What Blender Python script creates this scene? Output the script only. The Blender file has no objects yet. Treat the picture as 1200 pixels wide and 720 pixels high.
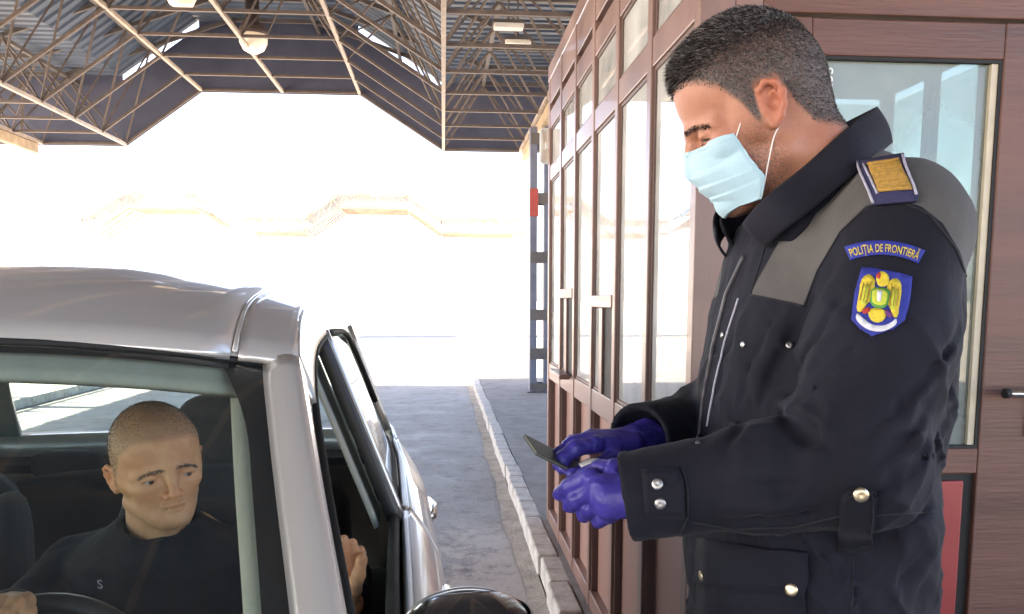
import bpy, bmesh, math, random
import numpy as np
from mathutils import Vector, Matrix
from mathutils.bvhtree import BVHTree
from mathutils.geometry import tessellate_polygon

random.seed(7)
rng = np.random.default_rng(7)
sc = bpy.context.scene
COL = sc.collection
R = math.radians

# ------------------------------------------------------------------ camera, sky, sun, exposure
FOC, PPX, PPY, EYE = 940.0, 600.0, 459.0, 1.5          # focal length and principal point on the 1200 px wide photograph, eye height
YAW, PITCH = R(4.87), math.atan((459.0 - 352.0) / 940.0)
cam_data = bpy.data.cameras.new('camera')
cam_data.sensor_width = 36.0
cam_data.lens = FOC / 1200.0 * 36.0
cam_data.shift_y = (PPY - 360.0) / 1200.0
cam_data.clip_start = 0.02
cam_data.clip_end = 2000.0
cam = bpy.data.objects.new('camera', cam_data)
COL.objects.link(cam)
cam.location = (0, 0, EYE)
cam.rotation_euler = (R(90) - PITCH, 0, -YAW)
sc.camera = cam

SUN_EL, SUN_AZ = R(46), R(-80)                           # azimuth clockwise from +Y: far out on the left
world = bpy.data.worlds.new('World')
sc.world = world
world.use_nodes = True
wn = world.node_tree
sky = wn.nodes.new('ShaderNodeTexSky')
sky.sky_type = 'NISHITA'
sky.sun_disc = False
sky.sun_elevation = SUN_EL
sky.sun_rotation = SUN_AZ
sky.air_density = .55
sky.dust_density = 1.6
sky.ozone_density = 0.0
wn.links.new(sky.outputs[0], wn.nodes['Background'].inputs[0])
wn.nodes['Background'].inputs[1].default_value = 0.12

sun_data = bpy.data.lights.new('sun', 'SUN')
sun_data.energy = 5.0
sun_data.angle = R(0.53)
sun_data.color = (1.0, 0.93, 0.83)
sun = bpy.data.objects.new('sun', sun_data)
COL.objects.link(sun)
sdir = Vector((math.sin(SUN_AZ) * math.cos(SUN_EL), math.cos(SUN_AZ) * math.cos(SUN_EL), math.sin(SUN_EL)))
sun.rotation_euler = sdir.to_track_quat('Z', 'Y').to_euler()
sun.location = (-20, 0, 30)

vs = sc.view_settings
vs.view_transform = 'Standard'
vs.look = 'None'
vs.exposure = 3.35
vs.gamma = 1.0
vs.use_white_balance = True                             # the camera's white balance, set for open shade
vs.white_balance_temperature = 7500
vs.white_balance_tint = 12
vs.use_curve_mapping = False
sc.render.engine = 'CYCLES'
sc.cycles.use_denoising = True
sc.cycles.max_bounces = 10
sc.cycles.diffuse_bounces = 5
sc.cycles.glossy_bounces = 5
sc.cycles.transmission_bounces = 8
sc.cycles.transparent_max_bounces = 16
sc.cycles.caustics_reflective = False
sc.cycles.caustics_refractive = False
sc.cycles.sample_clamp_indirect = 8.0

# ------------------------------------------------------------------ survey: a measured picture point at a known distance -> metres
_c = np.array([0, 0, EYE])
_fw = np.array([math.sin(YAW) * math.cos(PITCH), math.cos(YAW) * math.cos(PITCH), -math.sin(PITCH)])
_rt = np.array([math.cos(YAW), -math.sin(YAW), 0.0])
_up = np.cross(_rt, _fw)


def ray(u, v):
    return _fw + _rt * (u - PPX) / FOC + _up * (PPY - v) / FOC


def at(u, v, Y=None, X=None, Z=None):
    d = ray(u, v)
    t = Y / d[1] if Y is not None else X / d[0] if X is not None else (Z - EYE) / d[2]
    return Vector(_c + d * t)


# ------------------------------------------------------------------ object helpers
def link(o, parent=None):
    COL.objects.link(o)
    if parent is not None:
        o.parent = parent
        m = Matrix.Identity(4)
        p = parent
        if p.parent is None and p.type == 'EMPTY':
            m = Matrix.Translation(p.location)
        o.matrix_parent_inverse = m.inverted()
    return o


def tag(o, label=None, cat=None, group=None, kind=None):
    if label: o['label'] = label
    if cat: o['category'] = cat
    if group: o['group'] = group
    if kind: o['kind'] = kind
    return o


def thing(name, loc, label, cat, group=None, kind=None):
    o = bpy.data.objects.new(name, None)
    o.empty_display_size = 0.1
    o.location = loc
    COL.objects.link(o)
    return tag(o, label, cat, group, kind)


def mesh_obj(name, v, f, mat, parent=None, smooth=False, attrs=None):
    me = bpy.data.meshes.new(name)
    if isinstance(v, np.ndarray): v = v.tolist()
    if isinstance(f, np.ndarray): f = f.tolist()
    me.from_pydata([tuple(p) for p in v], [], f)
    me.validate()
    me.materials.append(mat)
    if smooth:
        me.shade_smooth()
    if attrs:
        for k, a in attrs.items():
            at_ = me.attributes.new(k, 'FLOAT', 'POINT')
            at_.data.foreach_set('value', np.asarray(a, dtype=np.float32))
    me.update()
    o = bpy.data.objects.new(name, me)
    return link(o, parent)


def copy_of(o, parent=None, loc=None):
    c = o.copy()
    COL.objects.link(c)
    c.parent = parent
    if parent is not None:
        c.matrix_parent_inverse = Matrix.Identity(4)
    if loc is not None: c.location = loc
    return c


class MB:
    """collects simple solids and builds ONE mesh"""
    def __init__(s):
        s.v, s.f = [], []

    def add(s, v, f):
        n = len(s.v)
        s.v += [tuple(p) for p in v]
        s.f += [[i + n for i in q] for q in f]
        return s

    def box(s, x0, x1, y0, y1, z0, z1):
        v = [(x, y, z) for z in (z0, z1) for y in (y0, y1) for x in (x0, x1)]
        return s.add(v, [(0, 2, 3, 1), (4, 5, 7, 6), (0, 1, 5, 4), (2, 6, 7, 3), (0, 4, 6, 2), (1, 3, 7, 5)])

    def obox(s, c, ax, ay, az):
        c, ax, ay, az = Vector(c), Vector(ax), Vector(ay), Vector(az)
        v = [c + ax * i + ay * j + az * k for k in (-1, 1) for j in (-1, 1) for i in (-1, 1)]
        return s.add(v, [(0, 2, 3, 1), (4, 5, 7, 6), (0, 1, 5, 4), (2, 6, 7, 3), (0, 4, 6, 2), (1, 3, 7, 5)])

    def bar(s, a, b, w, h=None, up=(0, 0, 1)):
        a, b = Vector(a), Vector(b)
        d = (b - a)
        L = d.length
        d.normalize()
        u = Vector(up)
        if abs(d.dot(u)) > .98: u = Vector((1, 0, 0))
        x = d.cross(u).normalized()
        y = x.cross(d).normalized()
        h = w if h is None else h
        return s.obox((a + b) / 2, d * L / 2, x * w / 2, y * h / 2)

    def tube(s, pts, r, n=8, cap=True, closed=False):
        pts = [Vector(p) for p in pts]
        m = len(pts)
        rs = r if isinstance(r, (list, tuple)) else [r] * m
        v, f = [], []
        prev = None
        for i, p in enumerate(pts):
            if closed:
                t = pts[(i + 1) % m] - pts[i - 1]
            else:
                t = pts[min(i + 1, m - 1)] - pts[max(i - 1, 0)]
            t.normalize()
            if prev is None:
                a = Vector((0, 0, 1)) if abs(t.z) < .9 else Vector((1, 0, 0))
                x = t.cross(a).normalized()
            else:
                x = (prev - t * prev.dot(t)).normalized()
            prev = x
            y = t.cross(x)
            for k in range(n):
                an = 2 * math.pi * k / n
                v.append(p + (x * math.cos(an) + y * math.sin(an)) * rs[i])
        for i in range(m if closed else m - 1):
            j = (i + 1) % m
            for k in range(n):
                f.append((i * n + k, i * n + (k + 1) % n, j * n + (k + 1) % n, j * n + k))
        if cap and not closed:
            f.append(tuple(range(n - 1, -1, -1)))
            f.append(tuple((m - 1) * n + k for k in range(n)))
        return s.add(v, f)

    def lathe(s, c, prof, n=20, axis=(0, 0, 1)):
        c = Vector(c)
        q = Vector(axis).to_track_quat('Z', 'Y')
        v, f = [], []
        for r, z in prof:
            for k in range(n):
                a = 2 * math.pi * k / n
                v.append(c + q @ Vector((r * math.cos(a), r * math.sin(a), z)))
        for i in range(len(prof) - 1):
            for k in range(n):
                f.append((i * n + k, i * n + (k + 1) % n, (i + 1) * n + (k + 1) % n, (i + 1) * n + k))
        if prof[0][0] > 1e-6: f.append(tuple(range(n - 1, -1, -1)))
        if prof[-1][0] > 1e-6: f.append(tuple((len(prof) - 1) * n + k for k in range(n)))
        return s.add(v, f)

    def grid(s, fn, nu, nv, flip=False, closed_u=False):
        v = [fn(i / nu, j / nv) for j in range(nv + 1) for i in range(nu + 1)]
        f = []
        for j in range(nv):
            for i in range(nu):
                a = j * (nu + 1) + i
                q = (a, a + 1, a + nu + 2, a + nu + 1)
                f.append(q[::-1] if flip else q)
        return s.add(v, f)

    def build(s, name, mat, parent=None, smooth=False, bevel=0, solid=0, solid_off=-1, subsurf=0):
        o = mesh_obj(name, s.v, s.f, mat, parent, smooth)
        if solid:
            m = o.modifiers.new('solid', 'SOLIDIFY'); m.thickness = solid; m.offset = solid_off
        if subsurf:
            m = o.modifiers.new('sub', 'SUBSURF'); m.levels = m.render_levels = subsurf
        if bevel:
            m = o.modifiers.new('bevel', 'BEVEL'); m.width = bevel; m.segments = 2; m.limit_method = 'ANGLE'
        return o


# ------------------------------------------------------------------ materials
MATS = {}


def pbr(name, col, rough=.6, var=.12, scale=12.0, bump=0.0, bscale=None, metal=0.0, spec=.5, coat=0.0,
        col2=None, detail=5.0, sss=0.0, stretch=None, trans=0.0, sheen=0.0, rvar=.12, bdist=.01):
    m = bpy.data.materials.new(name)
    m.use_nodes = True
    nt = m.node_tree
    b = nt.nodes['Principled BSDF']
    tc = nt.nodes.new('ShaderNodeTexCoord')
    src = tc.outputs['Object']
    if stretch:
        mp = nt.nodes.new('ShaderNodeMapping')
        mp.inputs['Scale'].default_value = stretch
        nt.links.new(src, mp.inputs[0])
        src = mp.outputs[0]
    nz = nt.nodes.new('ShaderNodeTexNoise')
    nz.inputs['Scale'].default_value = scale
    nz.inputs['Detail'].default_value = detail
    nz.inputs['Roughness'].default_value = .62
    nt.links.new(src, nz.inputs['Vector'])
    mx = nt.nodes.new('ShaderNodeMix')
    mx.data_type = 'RGBA'
    lo = tuple(max(0, c * (1 - var)) for c in col)
    hi = tuple(min(1, c * (1 + var)) for c in col)
    if col2: lo, hi = col, col2
    mx.inputs['A'].default_value = (*lo, 1)
    mx.inputs['B'].default_value = (*hi, 1)
    cr = nt.nodes.new('ShaderNodeMapRange')
    cr.inputs['From Min'].default_value = .3
    cr.inputs['From Max'].default_value = .7
    nt.links.new(nz.outputs['Fac'], cr.inputs['Value'])
    nt.links.new(cr.outputs[0], mx.inputs['Factor'])
    nt.links.new(mx.outputs['Result'], b.inputs['Base Color'])
    rr = nt.nodes.new('ShaderNodeMapRange')
    rr.inputs['From Min'].default_value = .3
    rr.inputs['From Max'].default_value = .7
    rr.inputs['To Min'].default_value = max(.02, rough - rvar / 2)
    rr.inputs['To Max'].default_value = min(1, rough + rvar / 2)
    nt.links.new(nz.outputs['Fac'], rr.inputs['Value'])
    nt.links.new(rr.outputs[0], b.inputs['Roughness'])
    b.inputs['Metallic'].default_value = metal
    b.inputs['Specular IOR Level'].default_value = spec
    if coat:
        b.inputs['Coat Weight'].default_value = coat
        b.inputs['Coat Roughness'].default_value = .04
    if sss:
        b.inputs['Subsurface Weight'].default_value = sss
        b.inputs['Subsurface Radius'].default_value = (.012, .004, .002)
        b.inputs['Subsurface Scale'].default_value = 1.0
    if sheen:
        b.inputs['Sheen Weight'].default_value = sheen
    if trans:
        b.inputs['Transmission Weight'].default_value = trans
    if bump:
        n2 = nt.nodes.new('ShaderNodeTexNoise')
        n2.inputs['Scale'].default_value = bscale or scale * 6
        n2.inputs['Detail'].default_value = 6
        nt.links.new(src, n2.inputs['Vector'])
        bp = nt.nodes.new('ShaderNodeBump')
        bp.inputs['Strength'].default_value = bump
        bp.inputs['Distance'].default_value = bdist
        nt.links.new(n2.outputs['Fac'], bp.inputs['Height'])
        nt.links.new(bp.outputs[0], b.inputs['Normal'])
    MATS[name] = m
    return m


def glass(name, tint=(.9, .95, .93), rough=.0, ior=1.5, haze=0.0, hazecol=(.6, .62, .6)):
    """thin pane: clear (tinted) straight through, mirror reflection by Fresnel, a patchy diffuse haze"""
    m = bpy.data.materials.new(name)
    m.use_nodes = True
    nt = m.node_tree
    nt.nodes.remove(nt.nodes['Principled BSDF'])
    out = nt.nodes['Material Output']
    tr = nt.nodes.new('ShaderNodeBsdfTransparent')
    tr.inputs[0].default_value = (*tint, 1)
    gl = nt.nodes.new('ShaderNodeBsdfGlossy')
    gl.inputs['Roughness'].default_value = rough
    gl.inputs['Color'].default_value = (1, 1, 1, 1)
    lw = nt.nodes.new('ShaderNodeLayerWeight')            # Schlick: f0 + (1 - f0) * (1 - cos)^5
    lw.inputs[0].default_value = .5
    p5 = nt.nodes.new('ShaderNodeMath'); p5.operation = 'POWER'; p5.inputs[1].default_value = 5.0
    nt.links.new(lw.outputs['Facing'], p5.inputs[0])
    f0 = ((ior - 1) / (ior + 1)) ** 2
    fr = nt.nodes.new('ShaderNodeMath'); fr.operation = 'MULTIPLY_ADD'; fr.inputs[1].default_value = 1 - f0; fr.inputs[2].default_value = f0
    nt.links.new(p5.outputs[0], fr.inputs[0])
    mx = nt.nodes.new('ShaderNodeMixShader')
    nt.links.new(fr.outputs[0], mx.inputs[0])
    nt.links.new(tr.outputs[0], mx.inputs[1])
    nt.links.new(gl.outputs[0], mx.inputs[2])
    last = mx
    if haze:
        df = nt.nodes.new('ShaderNodeBsdfDiffuse')
        df.inputs[0].default_value = (*hazecol, 1)
        m2 = nt.nodes.new('ShaderNodeMixShader')
        nz = nt.nodes.new('ShaderNodeTexNoise')
        nz.inputs['Scale'].default_value = 3.0
        nz.inputs['Detail'].default_value = 8
        tc = nt.nodes.new('ShaderNodeTexCoord')
        nt.links.new(tc.outputs['Object'], nz.inputs['Vector'])
        mr = nt.nodes.new('ShaderNodeMapRange')
        mr.inputs['From Min'].default_value = .3
        mr.inputs['From Max'].default_value = .75
        mr.inputs['To Min'].default_value = haze * .5
        mr.inputs['To Max'].default_value = haze * 1.5
        nt.links.new(nz.outputs['Fac'], mr.inputs['Value'])
        nt.links.new(mr.outputs[0], m2.inputs[0])
        nt.links.new(mx.outputs[0], m2.inputs[1])
        nt.links.new(df.outputs[0], m2.inputs[2])
        last = m2
    nt.links.new(last.outputs[0], out.inputs['Surface'])
    MATS[name] = m
    return m


# ------------------------------------------------------------------ implicit surfaces (smooth blends, then surface nets)
def vnoise(P, scale, seed=0):
    """smooth value noise in -1..1 for points P (N,3)"""
    r = np.random.default_rng(seed)
    T = r.random((32, 32, 32)).astype(np.float32) * 2 - 1
    q = P * scale
    i = np.floor(q).astype(np.int64)
    t = (q - i).astype(np.float32)
    t = t * t * (3 - 2 * t)
    i &= 31
    j = (i + 1) & 31
    x0, y0, z0 = i[:, 0], i[:, 1], i[:, 2]
    x1, y1, z1 = j[:, 0], j[:, 1], j[:, 2]
    a, b, c = t[:, 0], t[:, 1], t[:, 2]
    c00 = T[x0, y0, z0] * (1 - a) + T[x1, y0, z0] * a
    c10 = T[x0, y1, z0] * (1 - a) + T[x1, y1, z0] * a
    c01 = T[x0, y0, z1] * (1 - a) + T[x1, y0, z1] * a
    c11 = T[x0, y1, z1] * (1 - a) + T[x1, y1, z1] * a
    return (c00 * (1 - b) + c10 * b) * (1 - c) + (c01 * (1 - b) + c11 * b) * c


class Field:
    def __init__(s, lo, hi, h):
        s.lo = np.array(lo, float)
        s.h = h
        s.n = np.ceil((np.array(hi) - s.lo) / h).astype(int) + 1
        s.ax = [s.lo[k] + h * np.arange(s.n[k]) for k in range(3)]
        s.d = np.full(tuple(s.n), 9.0, np.float32)

    def _sub(s, lo, hi):
        a = np.clip(np.floor((np.array(lo) - s.lo) / s.h).astype(int), 0, s.n)
        b = np.clip(np.ceil((np.array(hi) - s.lo) / s.h).astype(int) + 1, 0, s.n)
        sl = tuple(slice(a[k], b[k]) for k in range(3))
        X, Y, Z = np.meshgrid(*[s.ax[k][sl[k]] for k in range(3)], indexing='ij')
        return sl, np.stack([X, Y, Z], -1).astype(np.float32)

    def op(s, lo, hi, fn, k=.01, mode='add'):
        m = k + 3 * s.h
        sl, P = s._sub(np.array(lo) - m, np.array(hi) + m)
        if P.size == 0: return
        b = fn(P).astype(np.float32)
        a = s.d[sl]
        if mode == 'add':
            hh = np.clip(.5 + .5 * (a - b) / k, 0, 1)
            s.d[sl] = a * (1 - hh) + b * hh - k * hh * (1 - hh)
        else:
            hh = np.clip(.5 - .5 * (a + b) / k, 0, 1)
            s.d[sl] = a * (1 - hh) - b * hh + k * hh * (1 - hh)

    def cone(s, a, b, ra, rb, k=.01, mode='add'):
        a, b = np.array(a, float), np.array(b, float)
        lo = np.minimum(a - ra, b - rb); hi = np.maximum(a + ra, b + rb)

        def fn(P):
            ba = b - a
            t = np.clip(((P - a) @ ba) / max(ba @ ba, 1e-9), 0, 1)
            q = P - a - t[..., None] * ba
            return np.sqrt((q * q).sum(-1)) - (ra + (rb - ra) * t)
        s.op(lo, hi, fn, k, mode)

    def chain(s, pts, rs, k=.01, mode='add'):
        for i in range(len(pts) - 1):
            s.cone(pts[i], pts[i + 1], rs[i], rs[i + 1], k, mode)

    def ell(s, c, r, k=.01, mode='add', rot=None):
        c, r = np.array(c, float), np.array(r, float)
        M = np.eye(3) if rot is None else np.array(rot)      # columns: local axes
        e = np.sqrt(((M * r) ** 2).sum(1))

        def fn(P):
            q = (P - c) @ M
            k0 = np.sqrt(((q / r) ** 2).sum(-1))
            k1 = np.sqrt(((q / (r * r)) ** 2).sum(-1))
            return k0 * (k0 - 1) / np.maximum(k1, 1e-6)
        s.op(c - e, c + e, fn, k, mode)

    def rbox(s, c, r, rad, k=.01, mode='add', rot=None):
        c, r = np.array(c, float), np.array(r, float)
        M = np.eye(3) if rot is None else np.array(rot)
        e = np.abs(M * r).sum(1) + rad

        def fn(P):
            q = np.abs((P - c) @ M) - (r - rad)
            return np.sqrt((np.maximum(q, 0) ** 2).sum(-1)) + np.minimum(q.max(-1), 0) - rad
        s.op(c - e, c + e, fn, k, mode)

    def loft(s, secs, k=.02):
        """secs: rows of z, cx, cy, ax, ay (upright elliptical sections, superellipse)"""
        S = np.array(sorted(secs), float)
        z0, z1 = S[0, 0], S[-1, 0]
        ex, ey = S[:, 3].max(), S[:, 4].max()
        lo = (S[:, 1].min() - ex, S[:, 2].min() - ey, z0); hi = (S[:, 1].max() + ex, S[:, 2].max() + ey, z1)

        def fn(P):
            z = np.clip(P[..., 2], z0, z1)
            # smooth (cosine) interpolation of the sections
            g = [np.interp(z, S[:, 0], S[:, q]) for q in range(1, 5)]
            x = (P[..., 0] - g[0]) / g[2]
            y = (P[..., 1] - g[1]) / g[3]
            rr = (np.abs(x) ** 2.4 + np.abs(y) ** 2.4) ** (1 / 2.4)
            d = (rr - 1) * np.minimum(g[2], g[3])
            dz = np.maximum(z0 - P[..., 2], P[..., 2] - z1)
            return np.maximum(d, dz)
        s.op(lo, hi, fn, k)

    def plane_cut(s, p, n, lo=None, hi=None):
        """keep the side n points away from, inside an optional box"""
        p, n = np.array(p, float), np.array(n, float)
        n = n / np.linalg.norm(n)
        if lo is None: lo, hi = s.lo, s.lo + s.h * s.n
        sl, P = s._sub(lo, hi)
        s.d[sl] = np.maximum(s.d[sl], ((P - p) @ n).astype(np.float32))

    def noise(s, amp, scale, seed, stretch=(1, 1, 1), mask=None, rot=None, ridge=False):
        idx = np.argwhere(np.abs(s.d) < abs(amp) * 2 + 3 * s.h)
        P = s.lo + idx * s.h
        Pr = P if rot is None else P @ np.array(rot).T
        nz = vnoise(Pr * np.array(stretch), scale, seed)
        if ridge:
            nz = (1 - np.abs(nz)) ** 4 * -1.0
        w = 1.0 if mask is None else mask(P)
        s.d[idx[:, 0], idx[:, 1], idx[:, 2]] += (amp * nz * w).astype(np.float32)

    def mesh(s):
        d = s.d
        n = d.shape
        c = [d[i:n[0] - 1 + i, j:n[1] - 1 + j, k:n[2] - 1 + k] for i in (0, 1) for j in (0, 1) for k in (0, 1)]
        neg = sum((q < 0).astype(np.int8) for q in c)
        act = (neg > 0) & (neg < 8)
        idx = np.argwhere(act)
        ids = np.full(act.shape, -1, np.int64)
        ids[act] = np.arange(len(idx))
        V = np.stack([q[act] for q in c], 1)
        offs = np.array([(i, j, k) for i in (0, 1) for j in (0, 1) for k in (0, 1)], float)
        acc = np.zeros((len(idx), 3)); cnt = np.zeros(len(idx))
        for a in range(8):
            for b in range(a + 1, 8):
                if bin(a ^ b).count('1') != 1: continue
                va, vb = V[:, a], V[:, b]
                cr = (va < 0) != (vb < 0)
                t = np.where(cr, va / np.where(cr, va - vb, 1), 0)
                p = offs[a] + t[:, None] * (offs[b] - offs[a])
                acc[cr] += p[cr]; cnt[cr] += 1
        verts = s.lo + (idx + acc / cnt[:, None]) * s.h
        faces = []
        for ax in range(3):
            sl0 = [slice(None)] * 3; sl1 = [slice(None)] * 3
            sl0[ax] = slice(0, n[ax] - 1); sl1[ax] = slice(1, n[ax])
            A, B = d[tuple(sl0)] < 0, d[tuple(sl1)] < 0
            e = np.argwhere(A != B)
            o1, o2 = (ax + 1) % 3, (ax + 2) % 3
            ok = (e[:, o1] > 0) & (e[:, o2] > 0) & (e[:, o1] < n[o1] - 1) & (e[:, o2] < n[o2] - 1)
            e = e[ok]
            if len(e) == 0: continue
            q = []
            for (p1, p2) in ((-1, -1), (0, -1), (0, 0), (-1, 0)):
                w = e.copy(); w[:, o1] += p1; w[:, o2] += p2
                q.append(ids[w[:, 0], w[:, 1], w[:, 2]])
            q = np.stack(q, 1)
            inside_first = A[e[:, 0], e[:, 1], e[:, 2]]
            q[~inside_first] = q[~inside_first][:, ::-1]
            faces.append(q)
        faces = np.concatenate(faces)
        faces = faces[(faces >= 0).all(1)]
        return verts, faces


def relax(v, f, it=2, w=.5):
    e = np.concatenate([f[:, [0, 1]], f[:, [1, 2]], f[:, [2, 3]], f[:, [3, 0]]])
    for _ in range(it):
        acc = np.zeros_like(v); cnt = np.zeros(len(v))
        for a, b in ((0, 1), (1, 0)):
            np.add.at(acc, e[:, a], v[e[:, b]]); np.add.at(cnt, e[:, a], 1)
        v = v * (1 - w) + w * acc / np.maximum(cnt, 1)[:, None]
    return v


def bvh_of(v, f):
    return BVHTree.FromPolygons([tuple(p) for p in v], [tuple(q) for q in f])


def mirror_pts(p):
    return (p[0], -p[1], p[2])

# ------------------------------------------------------------------ material library
pbr('yard_concrete', (.50, .455, .40), .9, .15, .6, .3, 30)
pbr('paving', (.22, .21, .205), .9, .25, 5, .5, 60)
pbr('kerb_white', (.62, .60, .56), .85, .2, 9, .5, 50, col2=(.34, .32, .30))
pbr('gutter_mortar', (.34, .315, .285), .95, .3, 8, .7, 60)
pbr('steel_light', (.38, .31, .26), .55, .3, 6, .1, 60)
pbr('steel_brown', (.115, .088, .078), .6, .35, 5, .1, 60)
pbr('steel_dark', (.10, .088, .085), .6, .3, 5, .1, 60)
pbr('steel_blue', (.13, .14, .19), .5, .2, 4)
pbr('sheet_blue', (.072, .098, .145), .45, .22, 1.2, 0, spec=.4)
pbr('fascia_blue', (.080, .088, .14), .55, .15, 2)
pbr('beam_tan', (.42, .31, .20), .7, .35, 5, .3, 40)
pbr('sign_red', (.40, .06, .045), .5, .1, 9)
pbr('lamp_white', (.88, .82, .74), .35, .08, 9)
pbr('lamp_body', (.12, .085, .08), .5, .2, 8)
pbr('frame_brown', (.215, .128, .106), .40, .28, 3, .12, 60, stretch=(1, 1, .12), spec=.5, coat=.15, rvar=.25)
pbr('wood_brown', (.150, .066, .047), .46, .34, 5, .15, 90, stretch=(.10, 1, 1.6), spec=.45)
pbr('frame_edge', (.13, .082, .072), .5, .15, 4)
pbr('panel_brown', (.30, .17, .14), .45, .16, 4, .1, 50, stretch=(1, 1, .1))
pbr('panel_red', (.36, .050, .045), .4, .15, 4, .05, 40)
pbr('bead_pale', (.60, .52, .38), .5, .15, 8)
pbr('gasket', (.012, .011, .011), .7, .2, 9)
pbr('chrome', (.75, .74, .72), .22, .08, 20, metal=1.0)
pbr('interior_wall', (.55, .54, .50), .8, .08, 2)
pbr('interior_floor', (.22, .20, .18), .8, .2, 4)
pbr('plastic_white', (.80, .80, .78), .4, .05, 8)
pbr('paper', (.82, .80, .74), .8, .04, 9)
pbr('paper_orange', (.78, .46, .16), .8, .05, 9)
pbr('barrier_red', (.60, .07, .04), .45, .15, 4)
pbr('letter_pale', (.74, .76, .74), .6, .06, 9)
pbr('far_tan', (.44, .32, .25), .7, .3, 1.5)
pbr('far_blue', (.17, .20, .24), .6, .2, 1.0)
glass('booth_glass', (.55, .60, .58), .0, 3.3, .42, (.74, .75, .73))
glass('door_glass', (.60, .68, .61), .0, 1.7, .30, (.50, .55, .51))
glass('rear_glass', (.84, .88, .84), .0, 1.5, .22, (.6, .62, .6))


def glow(name, col, e, strength):
    m = pbr(name, col, .4, .05, 9)
    b = m.node_tree.nodes['Principled BSDF']
    b.inputs['Emission Color'].default_value = (*e, 1)
    b.inputs['Emission Strength'].default_value = strength


glow('lamp_glow', (.8, .74, .66), (1.0, .72, .48), .055)


def asphalt():
    m = bpy.data.materials.new('asphalt')
    m.use_nodes = True
    nt = m.node_tree
    L = nt.links.new
    b = nt.nodes['Principled BSDF']
    tc = nt.nodes.new('ShaderNodeTexCoord')

    def noise(s, d=6, rgh=.65):
        n = nt.nodes.new('ShaderNodeTexNoise')
        n.inputs['Scale'].default_value = s; n.inputs['Detail'].default_value = d; n.inputs['Roughness'].default_value = rgh
        L(tc.outputs['Object'], n.inputs['Vector'])
        return n.outputs['Fac']

    def ramp(src, a, b_, lo=0., hi=1.):
        r = nt.nodes.new('ShaderNodeMapRange')
        r.inputs['From Min'].default_value = a; r.inputs['From Max'].default_value = b_
        r.inputs['To Min'].default_value = lo; r.inputs['To Max'].default_value = hi
        L(src, r.inputs['Value'])
        return r.outputs[0]

    def mix(f, a, c):
        x = nt.nodes.new('ShaderNodeMix'); x.data_type = 'RGBA'
        for k, q in (('A', a), ('B', c)):
            if isinstance(q, tuple): x.inputs[k].default_value = (*q, 1)
            else: L(q, x.inputs[k])
        L(f, x.inputs['Factor'])
        return x.outputs['Result']

    def math_(op, a, c):
        x = nt.nodes.new('ShaderNodeMath'); x.operation = op
        for k, q in ((0, a), (1, c)):
            if isinstance(q, (int, float)): x.inputs[k].default_value = q
            else: L(q, x.inputs[k])
        return x.outputs[0]
    base = mix(ramp(noise(1.1), .35, .65), (.15, .142, .138), (.27, .256, .248))
    grit = mix(ramp(noise(55, 3), .35, .7), (.13, .124, .122), (.36, .345, .335))
    c = mix(ramp(noise(300, 2), .3, .7, .2, .7), base, grit)
    # worn concrete repair beside the kerb, near the booth, with a ragged outline
    sx = nt.nodes.new('ShaderNodeSeparateXYZ')
    L(tc.outputs['Object'], sx.inputs[0])
    ragged = math_('MULTIPLY_ADD', ramp(noise(2.6, 8, .75), .3, .7, -.5, .5), .8)
    nt.nodes[-1].inputs[2].default_value = 0
    x = math_('ADD', sx.outputs[0], ragged)
    y = math_('ADD', sx.outputs[1], ragged)
    m1 = ramp(x, -.02, .08)
    m2 = ramp(y, 5.6, 5.0)
    patch = math_('MULTIPLY', m1, m2)
    c = mix(math_('MULTIPLY', patch, ramp(noise(14, 6, .8), .25, .55, .45, .95)), c, (.40, .36, .33))
    # dark oil and crack stains
    st = math_('MULTIPLY', ramp(noise(3.6, 10, .85), .50, .62), .8)
    c = mix(st, c, (.07, .065, .062))
    L(c, b.inputs['Base Color'])
    L(ramp(noise(2.2, 6), .3, .7, .46, .72), b.inputs['Roughness'])
    b.inputs['Specular IOR Level'].default_value = .6
    bp = nt.nodes.new('ShaderNodeBump')
    bp.inputs['Strength'].default_value = .6; bp.inputs['Distance'].default_value = .010
    L(noise(90, 5), bp.inputs['Height'])
    L(bp.outputs[0], b.inputs['Normal'])
    MATS['asphalt'] = m


asphalt()
M = MATS

# ------------------------------------------------------------------ ground, road, pavement, kerb
g = MB().box(-600, 600, -600, 900, -1.0, -.012).build('ground', M['yard_concrete'])
tag(g, 'pale sunlit concrete yard beyond the canopy', 'ground', kind='structure')
rd = MB().grid(lambda a, b: (-5.9 + 6.4 * a, -20 + 80 * b, 0.0), 8, 40).build('road', M['asphalt'])
tag(rd, 'grey worn asphalt lane running beside the booth', 'road', kind='structure')
pv = MB().box(.612, 3.2, -7, 21, -.01, .12).build('pavement', M['paving'])
tag(pv, 'raised grey pavement of the booth island', 'pavement', kind='structure')
kb = thing('kerb', (.556, 7, 0), 'worn white kerb stones along the booth pavement', 'kerb', kind='structure')
y = -1.0
i = 0
protos = []
for q in range(4):
    L_ = .40
    r_ = random.Random(q)
    b_ = MB()
    j = lambda s=.004: r_.uniform(-s, s)
    b_.box(-.055 + j(), .055 + j(), 0, L_ - .012 + j(), 0, .125 + j(.003))
    o = b_.build('kerb_stone', M['kerb_white'], None, bevel=.012)
    COL.objects.unlink(o)
    protos.append(o)
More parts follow.
